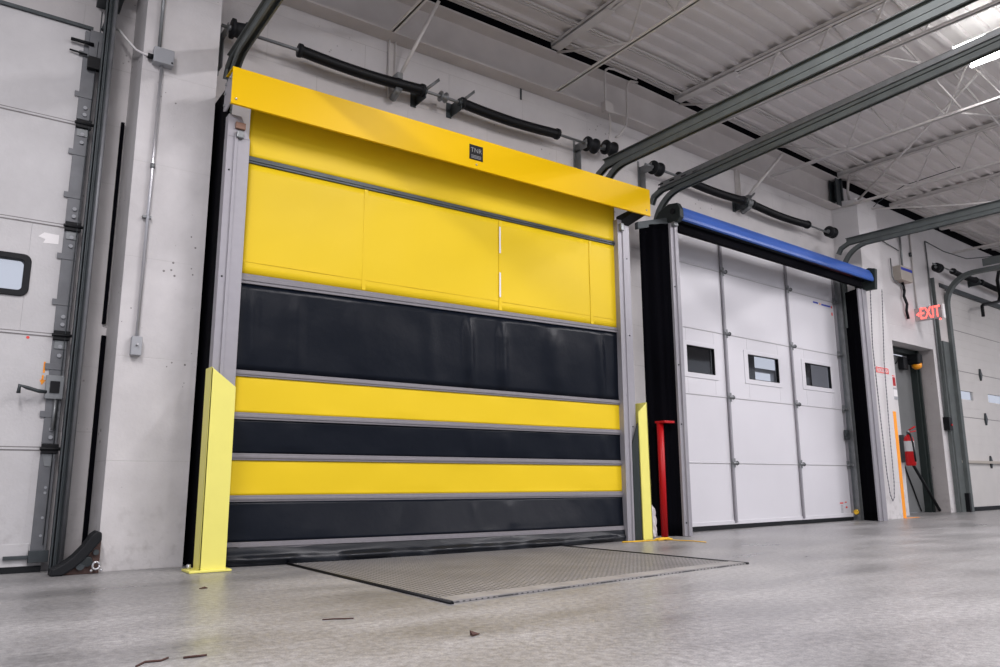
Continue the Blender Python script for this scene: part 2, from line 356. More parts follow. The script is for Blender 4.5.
# walls
mb = MB(); mb.box(-6, .44, -.45, -.15, 3.372, 4.52); mb.box(.44, .72, -.45, -.15, 0, 4.52)
mb.box(-6, -2.3, -.45, -.15, 0, 3.372)
struct('wall_left', mb, WALL)
mb = MB(); mb.box(.72, BX, -.45, -.15, 0, 4.52); mb.box(BX+1e-6, 5.93, -.45, -.15, 0, 4.52)
mb.box(5.93, 9.14, -.45, -.15, 2.97, 4.52); mb.box(9.14, 9.9, -.45, -.15, 0, 4.52)
struct('wall_back', mb, WALL)
mb = MB(); mb.box(9.9, 10.88, -.35, -.15, 0, 4.52); mb.box(10.88, 12.24, -.35, -.15, 2.46, 4.52); mb.box(12.24, 12.72, -.35, -.15, 0, 4.52)
struct('wall_right', mb, PIER2)
mb = MB(); mb.box(12.72, 26, -.35, -.15, 3.54, 4.52)
struct('wall_far', mb, PIER2)
struct('wall_far_end', MB().box(16.5, 26, -.35, -.15, 0, 3.54), PIER2)
# grey reveals of the doorway
mb = MB(); mb.box(12.235, 12.24, -.349, -.152, 0, 2.46); mb.box(12.24, 12.36, -.62, -.35, 0, 2.6); mb.box(10.60, 10.88, -.62, -.35, 0, 2.6)
mb.box(10.6, 12.36, -.62, -.35, 2.46, 2.62)
struct('trim_2', mb, REVEAL)
# grey steel door in the doorway with its frame
d1 = thing('door_1', 'x', 'door', (11.55, -.45, 0))
for k_ in ('label', 'category'): del d1[k_]
d1['kind'] = 'structure'
obj('door_panel', MB().box(10.88, 12.13, -.52, -.475, 0.01, 2.36), DOORGREY, d1)
mb = MB(); mb.box(12.13, 12.24, -.50, -.38, 0, 2.46); mb.box(12.165, 12.205, -.38, -.35, 0, 2.46); mb.box(10.88, 12.24, -.50, -.38, 2.38, 2.46)
obj('door_frame', mb, GREENDK, d1, bevel=.004)
mb = MB(); mb.tube([(11.5, -.40, .86), (11.52, -.36, .80), (12.22, -.30, .03)], 0.022, 8)
obj('prop_bar', mb, RUBBER, d1)
mb = MB(); mb.tube([(11.52, -.465, .80), (11.98, -.46, .02)], 0.010, 6)
obj('cable', mb, BLACK, d1)

# piers
def pier_left():
    mb = MB(); mb.ext_z([(.725, .15), (1.188, .15), (1.188, -.15), (.702, -.15)], 0, 4.10); return mb
struct('wall_left_pier', pier_left(), PIER)
mb = MB(); mb.ext_z([(9.57, .15), (10.10, .15), (10.10, -.15), (9.46, -.15)], 0, 4.20)
struct('wall_right_pier', mb, PIER2)

# ================================================================== ROOF STEEL
def ibeam(s0, s1):
    mb = MB(); mb.ext_s([(-.149, 4.10), (0, 4.10), (0, 4.116), (-.125, 4.13), (-.125, 4.488), (0, 4.50), (0, 4.518), (-.149, 4.518)], s0, s1); return mb
single('wall_beam', ibeam(-6, 9.45), BEAM, 'long cream steel beam along the wall top above the yellow and blue doors', 'beam', (1.8, -.1, 4.1))
mb = MB(); mb.box(9.47, 9.50, -.149, 0.02, 4.20, 4.5); mb.box(9.36, 9.47, -.10, -.09, 4.12, 4.5); mb.box(9.36, 9.47, -.01, 0, 4.12, 4.5)
single('column_stub', mb, DKSTEEL, 'short dark steel post on top of the white pier under the roof', 'post', (9.45, -.05, 4.2))

def joist(s, label, d_end=9.0, first=0.0, strut=True):
    t = thing('roof_joist', label, 'joist', (s, 0, 4.52), 'open web roof joists under the white deck')
    mb = MB()
    for sg in (-1, 1):
        mb.box(s+sg*0.010-(0.045 if sg < 0 else 0), s+sg*0.010+(0.045 if sg > 0 else 0), -.14, d_end, 4.560, 4.566)
        mb.box(s+sg*.052-.003, s+sg*.052+.003, -.02, d_end, 4.560, 4.598)
    mb.box(s-.05, s+.05, -.14, .75, 4.545, 4.551)                 # bearing end
    mb.box(s-.05, s-.045, -.14, .75, 4.548, 4.594); mb.box(s+.045, s+.05, -.14, .75, 4.548, 4.594)
    obj('top_chord', mb, JOIST, t)
    zb = 4.105
    mb = MB(); mb.box(s-.028, s-.003, first, d_end, zb, zb+.005); mb.box(s+.003, s+.028, first, d_end, zb, zb+.005)
    mb.box(s-.008, s-.003, first, d_end, zb, zb+.03); mb.box(s+.003, s+.008, first, d_end, zb, zb+.03)
    obj('bottom_chord', mb, JOIST, t)
    mb = MB(); x = .95; mb.tube([(s, .02, 4.50), (s, x, zb+.02)], .012, 6)
    pitch = .52; pts = []
    while x+pitch < d_end:
        pts += [(s, x, zb+.02), (s, x+pitch/2-.02, 4.56), (s, x+pitch/2+.02, 4.56)]; x += pitch
    pts.append((s, x, zb+.02)); mb.tube(pts, .011, 6)
    obj('web', mb, JOIST, t)
    return t
jl = {2.57: 'cream roof joist crossing the top edge above the yellow door, nearest the left',
      4.30: 'cream roof joist above the right half of the yellow door',
      6.05: 'cream roof joist above the white panel, between the two long grey door tracks',
      7.77: 'cream roof joist behind the second long grey track, above the blue hood centre',
      9.50: 'cream roof joist ending at the white pier with the dark post',
      11.25: 'cream roof joist just beyond the white pier, above the red exit sign',
      13.0: 'cream roof joist above the start of the far cream door',
      14.75: 'cream roof joist above the far cream door, farthest one clearly seen',
      16.5: 'small far cream roof joist at the right edge, beyond the far cream door centre'}
for s_, lb in jl.items(): joist(s_, lb)
# bridging between joists
def bridging(s0, s1, d, label):
    mb = MB()
    for a, b in (((s0, 4.55), (s1, 4.125)), ((s0, 4.125), (s1, 4.55))): mb.tube([(a[0], d, a[1]), (b[0], d+.05, b[1])], .011, 4)
    single('joist_bridging', mb, JOIST, label, 'brace', (s0, d, 4.1), 'crossed braces between roof joists')
bridging(6.10, 7.72, 2.1, 'thin crossed braces between the joists beside the lit tube lamp')
bridging(7.82, 9.45, 2.1, 'thin crossed braces between the joists right of the lit tube lamp, at the right edge')
mb = MB(); mb.tube([(9.72, .08, 4.215), (7.83, 2.32, 4.48)], .014, 6)
single('sway_brace', mb, JOIST, 'long thin cream rod slanting from the white pier top towards the lit lamp', 'brace', (9.72, .1, 4.2))
mb = MB(); mb.tube([(9.98, .12, 4.16), (10.62, 1.05, 4.10), (11.25, 1.9, 4.11)], .013, 6)
single('sway_brace', mb, JOIST, 'thin cream rod running almost level to the right from the white pier top', 'brace', (9.95, .1, 4.15))
# pipe hugging the ceiling over the pier
mb = MB(); mb.tube([(9.62, .04, 4.20), (9.56, .05, 4.32), (9.50, .10, 4.44), (9.40, .18, 4.505), (9.40, .6, 4.52), (9.40, 3.8, 4.53)], .017, 8)
single('bent_pipe', mb, PCOND, 'cream pipe rising from the white pier and bending out under the deck', 'pipe', (9.62, .05, 4.2))

# ================================================================== LIT LAMP
t = thing('strip_lamp', 'lit twin tube strip lamp under the deck at the top right', 'lamp', (7.03, 2.4, 4.3))
obj('housing', MB().ext_d([(6.98, 4.36), (7.08, 4.36), (7.06, 4.42), (7.00, 4.42)], 2.44, 4.82), JOIST, t)
for s_ in (6.83, 7.23): obj('tube', MB().tube([(s_, 2.44, 4.285), (s_, 4.78, 4.285)], .027, 12), TUBE, t)
for d_ in (2.44, 4.79): obj('socket', MB().ext_d([(6.80, 4.27), (6.86, 4.27), (6.99, 4.35), (7.07, 4.35), (7.20, 4.27), (7.26, 4.27), (7.26, 4.31), (7.08, 4.38), (6.98, 4.38), (6.80, 4.31)], d_-.012, d_+.012), WHITEP, t)
for d_ in (2.9, 4.3): obj('hanger', MB().tube([(7.03, d_, 4.41), (7.03, d_, 4.60)], .004, 6), GALV, t)

# ================================================================== YELLOW CURTAIN DOOR
t = thing('curtain_door', 'big yellow and black striped fabric door, closed, behind the floor plate', 'door', (3.0, .33, 0))
CD = .33                                 # curtain plane
L0, R0 = 1.375, 4.665
def wr(s, z, amp): return amp*(sin(s*7.3+z*2.1)*.5+sin(s*17.1-z*5)*.28+sin(z*13+s*3.1)*.22)
def bow(s, z): u = (s-L0)/(R0-L0); return .13*max(0, sin(pi*min(1, max(0, u))))**.6*min(1, max(0, (.42-z)/.40))**1.1
def panel(z0l, z1l, z0r, z1r, amp, nu=120, nv=14, d0=CD, gath=0.0):
    mb = MB()
    def fn(u, v):
        s = L0+(R0-L0)*u; z = (z0l+(z0r-z0l)*u)*(1-v)+(z1l+(z1r-z1l)*u)*v
        e = min(v, 1-v)*4; e = min(1, e)
        return W(s, d0+wr(s, z, amp)*e + gath*(.35+.65*(s > 2.9))*abs(sin(s*7.5+.8*sin(s*4)+.25*z))**10*e + bow(s, z), z)
    mb.grid(fn, nu, nv); return mb
yl = [(2.600, 3.01, 2.602, 3.01), (1.805, 2.553, 1.812, 2.565), (.921, 1.145, .921, 1.135), (.417, .628, .405, .620)]
bl = [(1.185, 1.741, 1.174, 1.770), (.671, .878, .662, .878), (.142, .378, .124, .358)]
for i, p in enumerate(yl): obj('yellow_panel', panel(*p, amp=.0035), YEL_VINYL, t, solid=.003)
for i, p in enumerate(bl):
    o = obj('black_panel', panel(*p, amp=.007 if i == 0 else .005, gath=.024 if i == 0 else .005, nu=300), BLK_VINYL, t, solid=.003)
bars = [(2.553, 2.601, 2.565, 2.602), (1.741, 1.805, 1.770, 1.812), (1.145, 1.185, 1.135, 1.174), (.878, .921, .878, .921), (.628, .671, .620, .662), (.378, .417, .358, .405), (.103, .142, .079, .124)]
for i, (a, b, c, d_) in enumerate(bars):
    mb = MB()
    if i == 6:
        for k in range(40):
            u0_, u1_ = k/40, (k+1)/40; sa, sb = L0+(R0-L0)*u0_, L0+(R0-L0)*u1_; q = lambda u_, lo, hi: lo+(hi-lo)*u_
            for lo, hi, dd in ((0, 1, .012), (.3, .7, .018)):
                za0, za1 = q(lo, q(u0_, a, c), q(u0_, b, d_)), q(hi, q(u0_, a, c), q(u0_, b, d_)); zb0, zb1 = q(lo, q(u1_, a, c), q(u1_, b, d_)), q(hi, q(u1_, a, c), q(u1_, b, d_))
                ba, bb = CD+bow(sa, .11), CD+bow(sb, .11)
                mb.quadhull([W(sa, ba+dd, za0), W(sb, bb+dd, zb0), W(sb, bb-.008, zb0), W(sa, ba-.008, za0), W(sa, ba+dd, za1), W(sb, bb+dd, zb1), W(sb, bb-.008, zb1), W(sa, ba-.008, za1)])
        obj('stiffener_bar', mb, BAR, t); continue
    mb.quadhull([W(L0, CD+.012, a), W(R0, CD+.012, c), W(R0, CD-.008, c), W(L0, CD-.008, a), W(L0, CD+.012, b), W(R0, CD+.012, d_), W(R0, CD-.008, d_), W(L0, CD-.008, b)])
    e = (b-a)*.3
    mb.quadhull([W(L0, CD+.018, a+e), W(R0, CD+.018, c+e), W(R0, CD+.01, c+e), W(L0, CD+.01, a+e), W(L0, CD+.018, b-e), W(R0, CD+.018, d_-e), W(R0, CD+.01, d_-e), W(L0, CD+.01, b-e)])
    o = obj('stiffener_bar', mb, BAR if i else DKSTEEL, t, bevel=.003)
    if i == 0: o['label'] = 'thin dark stiffener bar near the top of the yellow curtain'
# sewn seams on the upper yellow panel
for s_ in (2.224, 3.398, 4.36):
    mb = MB(); mb.box(s_-.014, s_+.014, CD+.004, CD+.0055, 1.815, 2.555); obj('sewn_seam', mb, YEL_VINYL, t, bevel=.002)
mb = MB(); mb.box(3.385, 3.400, CD+.0085, CD+.0095, 2.28, 2.50); mb.box(3.385, 3.400, CD+.0085, CD+.0095, 1.92, 2.12); obj('highlight_strip', mb, WHITEP, t)  # highlight beside the middle seam, painted as thin white strips
mb = MB()
for (a, b) in ((L0, 2.21), (2.24, 3.38), (3.415, R0)): mb.box(a, b, CD+.003, CD+.0045, 1.885, 1.891)
obj('hem', mb, YEL_VINYL, t)
# bottom seal with folds
mb = MB()
def fn(u, v):
    s = 1.364+(4.644-1.364)*u; z = .112*v*(1-.15*u)+.004; r_ = max(0, 1-abs(v-.32)/.22)
    return W(s, CD+.008+bow(s, z)+.022*r_*(1+.6*sin(s*9+sin(s*21)))+.012*(1-v)+.003*sin(v*6+s*3+2*sin(s*7))*min(1, (1-v)*4), z)
mb.grid(fn, 300, 14); obj('bottom_seal', mb, mat('glossy_black_vinyl', (.004, .006, .010), .36, bump=.15, bscale=12, spec=.35), t, solid=.004)
# side guides
mb = MB(); mb.ext_z([(1.218, .40), (1.262, .40), (1.262, .412), (1.282, .412), (1.282, .40), (1.362, .40), (1.362, .325), (1.218, .325)], 0.002, 2.68)
mb.quadhull([W(1.218,.40,2.68),W(1.362,.40,2.68),W(1.362,.33,2.68),W(1.218,.33,2.68),W(1.218,.40,2.83),W(1.30,.40,2.83),W(1.30,.33,2.83),W(1.218,.33,2.83)])
obj('side_guide', mb, ALU, t, bevel=.002)
mb = MB(); mb.ext_z([(4.648, .385), (4.70, .385), (4.70, .395), (4.722, .395), (4.722, .375), (4.80, .375), (4.80, .30), (4.648, .30)], 0.002, 2.76)
mb.box(4.648, 4.70, .30, .385, 2.76, 2.80)
obj('side_guide', mb, ALU, t, bevel=.002)
mb = MB()
for z_ in (.25, .95, 1.75, 2.45): mb.sphere((1.24, .402, z_), .006, 6); mb.sphere((4.76, .377, z_), .006, 6)
obj('guide_bolts', mb, BLACK, t)
obj('guide_cap', MB().box(1.262, 1.325, .36, .42, 2.735, 2.78), mat('rust_cap', (.22, .12, .08), .6), t, bevel=.004)
mb = MB(); mb.box(1.27, 1.315, .40, .43, 2.67, 2.72); mb.box(4.66, 4.70, .385, .42, 2.69, 2.76); obj('guide_roller_block', mb, GALV, t, bevel=.006)
# black side seals reaching back to the wall
obj('side_seal', MB().ext_z([(1.222, .34), (1.238, .34), (1.222, -.14), (1.217, -.14)], 0.002, 3.06), BLK_CLOTH, t)
# hood: bent sheet, open at the ends
HZ0, HZ1, HF, HB = 2.838, 3.083, .545, .39
def sheet(a, b, th=.004):
    mb = MB(); mb.ext_s([(HF, HZ0), (HF, HZ1), (HB, HZ1+.0), (HB, HZ1-th), (HF-th, HZ1-th), (HF-th, HZ0), (HF-.02, HZ0), (HF-.02, HZ0-th), (HF, HZ0-th)], a, b); return mb
obj('hood', sheet(1.187, 4.91), YEL_HOOD, t)
mb = MB()
for s_, z_ in ((1.218, 2.868), (3.03, 2.868), (4.86, 2.878)): mb.sphere((s_, HF+.001, z_), .008, 8)
obj('hood_bolts', mb, CONDUIT, t)
mb = MB(); mb.box(2.965, 3.088, HF+.001, HF+.003, 2.902, 3.022); lab = obj('hood_label', mb, BLACK, t); lab['label'] = 'small square black sticker with faint lettering'
mb = MB()
for y_ in (2.915, 2.925, 2.935): mb.box(2.98, 3.072, HF+.003, HF+.0036, y_, y_+.004)
for (tx, y_, sz) in (('TNR', 2.978, .052),):
    text_into(mb, tx, sz, lambda x, y, y_=y_: W(3.027+x, HF+.0036, y_+y))
obj('label_lettering', mb, mat('label_grey', (.22, .22, .22), .5), lab)
# roller and end plates
mb = MB(); mb.tube([(1.25, .40, 2.96), (4.86, .40, 2.96)], .055, 16); obj('roller', mb, YEL_VINYL, t)
mb = MB(); mb.ext_s([(.40, 2.84), (.52, 2.86), (.54, 2.92), (.535, 3.05), (.49, 3.07), (.35, 3.04), (.34, 2.86)], 1.196, 1.204)
mb2 = MB()
for q in ((.37, 2.89), (.37, 2.97), (.38, 3.03), (.47, 3.04)): mb2.tube([(1.188, q[0], q[1]), (1.21, q[0], q[1])], .010, 8)
e = obj('end_plate', mb, ALU, t, bevel=.002); obj('bolts', mb2, GALV, e)
e = obj('end_plate', MB().ext_s([(.40, 2.84), (.52, 2.86), (.54, 2.92), (.535, 3.05), (.49, 3.07), (.35, 3.04), (.34, 2.86)], 4.87, 4.878), DKSTEEL, t)
obj('hood_underside_bracket', MB().ext_s([(.535, 2.845), (.30, 2.80), (.30, 2.86), (.535, 2.88)], 4.72, 4.87), BLACK, t)

# yellow guards
t = thing('corner_guard', 'tall yellow steel guard post with sloped top left of the striped door', 'guard', (1.25, .5, 0))
mb = MB()
mb.quadhull([W(1.182,.545,.012),W(1.330,.545,.012),W(1.330,.533,.012),W(1.182,.533,.012),W(1.178,.545,1.163),W(1.326,.545,1.050),W(1.326,.533,1.050),W(1.178,.533,1.163)])
mb.quadhull([W(1.182,.545,.012),W(1.194,.545,.012),W(1.194,.42,.012),W(1.182,.42,.012),W(1.178,.545,1.163),W(1.190,.545,1.156),W(1.190,.42,1.156),W(1.178,.42,1.163)])
obj('upright', mb, YEL_GUARD, t, bevel=.003)
obj('base_plate', MB().box(1.125, 1.355, .40, .575, .002, .014), YEL_GUARD, t, bevel=.002)
for q in ((1.150, .45), (1.345, .43)): obj('anchor_bolt', MB().tube([(q[0], q[1], .012), (q[0], q[1], .04)], .012, 8), CONDUIT, t)
t = thing('corner_guard', 'yellow steel guard post with sloped top right of the striped door, beside the red pipe', 'guard', (4.86, .42, 0))
mb = MB()
mb.quadhull([W(4.812,.405,.003),W(4.925,.405,.003),W(4.925,.393,.003),W(4.812,.393,.003),W(4.805,.405,1.075),W(4.912,.405,1.165),W(4.912,.393,1.165),W(4.805,.393,1.075)])
mb.quadhull([W(4.913,.405,.003),W(4.925,.405,.003),W(4.925,.25,.003),W(4.913,.25,.003),W(4.900,.405,1.165),W(4.912,.405,1.165),W(4.912,.25,1.165),W(4.900,.25,1.165)])
obj('upright', mb, YEL_GUARD, t, bevel=.003)
mb = MB(); mb.quadhull([W(4.722,.40,.004),W(4.800,.40,.004),W(4.800,.39,.004),W(4.722,.39,.004),W(4.722,.40,.80),W(4.795,.40,.98),W(4.795,.39,.98),W(4.722,.39,.80)])
single('steel_kick_plate', mb, GREENDK, 'dark narrow steel plate with a slanted top between the striped door and right yellow guard', 'plate', (4.76, .4, 0))

# ================================================================== SECTIONAL DOOR HARDWARE ABOVE THE YELLOW DOOR
def arc(cd, cz, r, a0, a1, n=10): return [(cd+r*cos(radians(a0+(a1-a0)*i/n)), cz+r*sin(radians(a0+(a1-a0)*i/n))) for i in range(n+1)]
CPROF = [(-.028, -.022), (-.028, .022), (-.016, .026), (-.014, .022), (-.024, .018), (-.024, -.018), (.024, -.018), (.024, .018), (.014, .022), (.016, .026), (.028, .022), (.028, -.022)]
def door_track(s, zt, label, dmax=6.0, side=1, mt=None, zlow=2.6, slotted=False, grp='long grey overhead door tracks', k=0.0):
    mt = mt or TRACK
    t = thing('overhead_track', label, 'track', (s, .1, zt), grp)
    mb = MB()
    def bar(a, b, d0, d1, z0, z1):
        mb.quadhull([W(a,d1,z0+k*d1),W(b,d1,z0+k*d1),W(b,d0,z0+k*d0),W(a,d0,z0+k*d0),W(a,d1,z1+k*d1),W(b,d1,z1+k*d1),W(b,d0,z1+k*d0),W(a,d0,z1+k*d0)])
    bar(s-.004, s+.004, .14, dmax, zt+.045, zt+.115); bar(s-.004 if side > 0 else s-.045, s+.045 if side > 0 else s+.004, .14, dmax, zt+.045, zt+.051)
    bar(s-.004 if side < 0 else s-.03, s+.03 if side < 0 else s+.004, .14, dmax, zt+.109, zt+.115)
    o = obj('hanger_angle', mb, GALV if slotted else mt, t)
    if slotted:
        for i in range(7): obj('slot', MB().box(s-.0055, s-.0042, .12+i*.14, .18+i*.14, zt+.075+k*.4, zt+.09+k*.4), BLACK, o)
    mb = MB(); mb.sweep(CPROF, [(dmax, zt+k*dmax)] + [(.42, zt)] + [p for p in arc(.42, zt-.36, .36, 90, 180, 12)] + [(.06, zlow)], s)
    obj('lower_rail', mb, mt, t)
    mb = MB(); mb.sweep(CPROF, [(dmax, zt+.05+k*dmax)] + [(.30, zt+.05), (.16, zt+.045), (.06, zt+.0), (.02, zt-.07)], s)
    obj('upper_rail', mb, mt, t)
    for d_ in (5.6,):
        if d_ < dmax: obj('hanger', MB().box(s-.003, s+.003, d_, d_+.03, zt+.10+k*d_, 4.6), mt, t)
    return t
door_track(4.75, 3.36, 'long grey door track under the deck, starting above the right end of the yellow hood', side=1)
door_track(1.29, 3.33, 'short seen grey door track curving up above the left end of the yellow hood', side=-1, zlow=3.1)
door_track(5.50, 3.30, 'long grey door track from the left end of the blue hood to the lit lamp', side=-1, slotted=True, zlow=3.0, k=0.06)
door_track(9.22, 3.46, 'long grey door track from the white pier above the right end of the blue hood', side=1, zlow=2.4)

def lathe_s(mb, s0, d, z, prof, n=18):    # profile of (ds, r) around an axis along s
    mb.tube([(s0+a, d, z) for a, r in prof], [max(r, .0005) for a, r in prof], n)
def cable_drum(s, z, label, d=0.0, flip=1):
    t = thing('cable_drum', label, 'drum', (s, d, z), 'black cable drums on the door shafts')
    mb = MB(); lathe_s(mb, s, d, z, [(-.01, .02), (-.009, .072), (.012, .072), (.014, .052), (.045, .056), (.085, .062), (.087, .074), (.108, .074), (.11, .02)])
    obj('drum', mb, RUBBER, t)
    mb = MB(); lathe_s(mb, s-.02*flip-.01, d, z, [(0, .02), (.03, .02)]); obj('hub', mb, GALV, t)
    return t
def bearing_bracket(s, z, label, d=0.0, arm=True):
    t = thing('bearing_bracket', label, 'bracket', (s, d, z), 'steel brackets holding the door shafts')
    mb = MB(); mb.box(s-.004, s+.004, -.149, d+.03, z-.075, z+.04); mb.box(s-.05, s+.004, -.149, -.143, z-.09, z+.05)
    lathe_s(mb, s-.018, d, z, [(0, .032), (.036, .032)])
    obj('bracket', mb, DKSTEEL, t, bevel=.002)
    if arm:
        mb = MB(); a = (s+.01, d+.02, z+.01); b = (s+.11, d+.05, z+.11)
        mb.tube([a, b], .013, 6); mb.tube([(s+.02, d+.06, z+.03), (s+.105, d+.06, z+.115)], .006, 6); obj('slotted_arm', mb, GALV, t)
    return t
def torsion_shaft(s0, s1, z, label, springs, d=0.0, grp='steel shafts with torsion springs', sagz=.022):
    t = thing('torsion_shaft', label, 'shaft', ((s0+s1)/2, d, z), grp)
    mb = MB(); mb.tube([(s0, d, z), (s1, d, z)], .0125, 12); obj('shaft', mb, GALV, t)
    for a, b in springs:
        mb = MB(); n = int((b-a)/.014); pr_ = []
        for i in range(n+1):
            x = (b-a)*i/n; pr_ += [(x, .040), (x+.0065, .045)]
        mb.tube([(a+x, d, z-sagz*sin(pi*x/(b-a))) for x, r in pr_], [r for x, r in pr_], 12)
        obj('spring', mb, BLACK, t)
        for e_ in (a-.012, b-.008):
            mb = MB(); lathe_s(mb, e_, d, z, [(0, .02), (.002, .052), (.03, .052), (.032, .02)], 12); obj('winding_cone', mb, RUBBER, t)
    return t
torsion_shaft(1.23, 5.0, 3.672, 'steel shaft with two black springs above the yellow hood', [(1.80, 2.84), (3.24, 4.28)])
cable_drum(4.66, 3.672, 'larger black drum at the right end of the shaft above the yellow hood')
t = cable_drum(4.90, 3.70, 'smaller black pulley just left of the first long grey track, next to the larger drum')
cable_drum(1.30, 3.66, 'dark drum half hidden by the left pier above the yellow hood', d=.02)
bearing_bracket(2.87, 3.672, 'bracket with slotted arm at the end of the left spring above the yellow hood')
bearing_bracket(3.22, 3.672, 'bracket with slotted arm at the start of the right spring above the yellow hood')
mb = MB(); lathe_s(mb, 3.02, 0, 3.672, [(0, .02), (.002, .045), (.012, .045), (.014, .03), (.05, .03), (.052, .045), (.062, .045), (.064, .02)])
single('shaft_coupler', mb, GALV, 'round flanged steel coupler on the shaft between the two slotted brackets', 'coupler', (3.03, 0, 3.67))
def end_bracket(s, z, label, d=0.0):
    mb = MB(); mb.box(s-.003, s+.003, -.149, d-.07, z-.26, z-.03); mb.box(s-.003, s+.003, -.149, d+.02, z-.05, z+.04); mb.box(s-.03, s-.003, -.149, -.143, z-.3, z+.1)
    return single('end_bearing_plate', mb, GALV, label, 'bracket', (s, -.1, z-.28), 'end plates of the door shafts', bevel=.002)
end_bracket(4.64, 3.672, 'galvanised end plate behind the large drum above the right half of the yellow hood')
end_bracket(5.53, 3.655, 'galvanised end plate under the drum between the two big doors')
end_bracket(1.27, 3.66, 'dark end plate between the left pier and the curved grey track')

# anchor hangers of the spring shafts
def shaft_hanger(s, label, ztop, strut_to, z=3.672, d=0.0):
    t = thing('shaft_hanger', label, 'hanger', (s, -.1, z), 'painted hangers above the spring shafts')
    mb = MB(); mb.box(s-.03, s-.026, -.149, -.11, z-.08, ztop); mb.box(s-.03, s+.03, -.149, -.145, z-.08, ztop); mb.box(s+.026, s+.03, -.149, -.11, z-.08, ztop)
    obj('upright_channel', mb, JOIST, t)
    mb = MB(); mb.tube([(s+.02, -.04, z+.06), strut_to], .018, 4); obj('strut', mb, JOIST, t)
    mb = MB(); mb.box(s-.02, s+.03, -.14, .02, z+.03, z+.08); mb.tube([(s, -.1, z-.10), (s, .02, z-.06)], .03, 8); obj('clamp', mb, GALV, t)
    return t
shaft_hanger(2.63, 'cream hanger channel and long strut above the left black spring', 4.10, (2.86, .24, 4.36))
shaft_hanger(7.26, 'cream hanger channel and strut above the middle of the blue hood', 4.10, (7.60, .27, 4.26))

# shaft of the white door
torsion_shaft(5.45, 9.14, 3.66, 'steel shaft with two black springs above the blue hood', [(5.98, 7.13), (7.32, 8.52)])
cable_drum(5.57, 3.655, 'black drum between the two grey tracks, right of the yellow hood end')
cable_drum(9.06, 3.68, 'black drum beside the white pier above the right end of the blue hood')
bearing_bracket(7.20, 3.66, 'dark bracket with slotted arm in the middle of the shaft above the blue hood')
mb = MB(); lathe_s(mb, 7.22, 0, 3.66, [(0, .02), (.002, .05), (.016, .05), (.018, .03), (.05, .03), (.052, .05), (.066, .05), (.068, .02)])
single('shaft_coupler', mb, GALV, 'round steel coupler in the middle of the shaft above the blue hood', 'coupler', (7.23, 0, 3.66))

# conduits and box on the beam
t = thing('junction_box', 'small cream junction box on the beam flange with a looped pipe above', 'junction box', (4.92, .03, 4.1))
obj('box', MB().box(4.86, 4.975, .0, .06, 4.05, 4.16), PCOND, t, bevel=.006)
obj('looped_pipe', MB().tube([(4.89, .03, 4.16), (4.89, .03, 4.46), (4.905, .035, 4.51), (4.94, .04, 4.535), (5.0, .05, 4.54), (5.32, .05, 4.535)], .011, 8), PCOND, t)
obj('cable', MB().tube([(4.925, .03, 4.05), (4.95, .03, 3.98), (4.955, .02, 3.88), (4.93, .02, 3.78), (4.92, .01, 3.76)], .009, 8), PCOND, t)
mb = MB(); mb.tube([(5.045, .0, 3.84), (5.09, .0, 3.87), (5.17, .02, 3.99), (5.185, .03, 4.1), (5.19, .03, 4.40), (5.205, .035, 4.46), (5.24, .04, 4.49), (5.33, .05, 4.50)], .011, 8)
single('bent_conduit', mb, PCOND, 'thin cream conduit bending over the beam right of the small junction box', 'conduit', (5.04, 0, 3.84))
for (s_, zt) in ((3.98, 3.99), (5.74, 3.95)):
    mb = MB(); mb.box(s_-.008, s_+.008, -.149, -.140, zt, zt+.11)
    single('wall_bolt', mb, DKSTEEL, 'short dark bolt strap on the wall under the beam, %s' % ('above the yellow hood' if s_ < 5 else 'between the grey tracks'), 'strap', (s_, -.14, zt))

# ================================================================== JUNCTION BOX AND CONDUIT ON THE LEFT PIER
t = thing('junction_box', 'square grey junction box high on the white left pier', 'junction box', (.84, .15, 3.15))
obj('box', MB().box(.778, .900, .15, .215, 3.145, 3.25), GREYBOX, t, bevel=.004)
obj('cable_gland', MB().tube([(.748, .18, 3.185), (.78, .18, 3.185)], .018, 8), BLACK, t)
obj('cover_screw', MB().tube([(.888, .214, 3.16), (.888, .219, 3.16)], .006, 8), BLACK, t)
obj('white_cable', MB().tube([(.55, -.10, 3.46), (.60, -.05, 3.43), (.64, .02, 3.34), (.69, .09, 3.25), (.73, .15, 3.205), (.755, .18, 3.188)], .0075, 8), WHITEP, t)
t = thing('steel_conduit', 'thin bright conduit up the white left pier, ending in a small switch box', 'conduit', (.83, .16, 1.24))
obj('upper_pipe', MB().tube([(.812, .172, 3.25), (.815, .172, 4.1)], .0115, 10), GALV, t)
obj('lower_pipe', MB().tube([(.836, .172, 3.145), (.832, .172, 2.4), (.826, .172, 1.36)], .0105, 10), CONDUIT, t)
obj('coupling', MB().tube([(.833, .172, 2.44), (.833, .172, 2.47)], .015, 10), GALV, t)
obj('clip', MB().box(.80, .85, .15, .18, 2.11, 2.125), GALV, t)
e = obj('switch_box', MB().box(.797, .857, .15, .195, 1.245, 1.36), GREYBOX, t, bevel=.004)
obj('toggle', MB().tube([(.828, .194, 1.305), (.828, .215, 1.31)], .006, 8), CONDUIT, e)

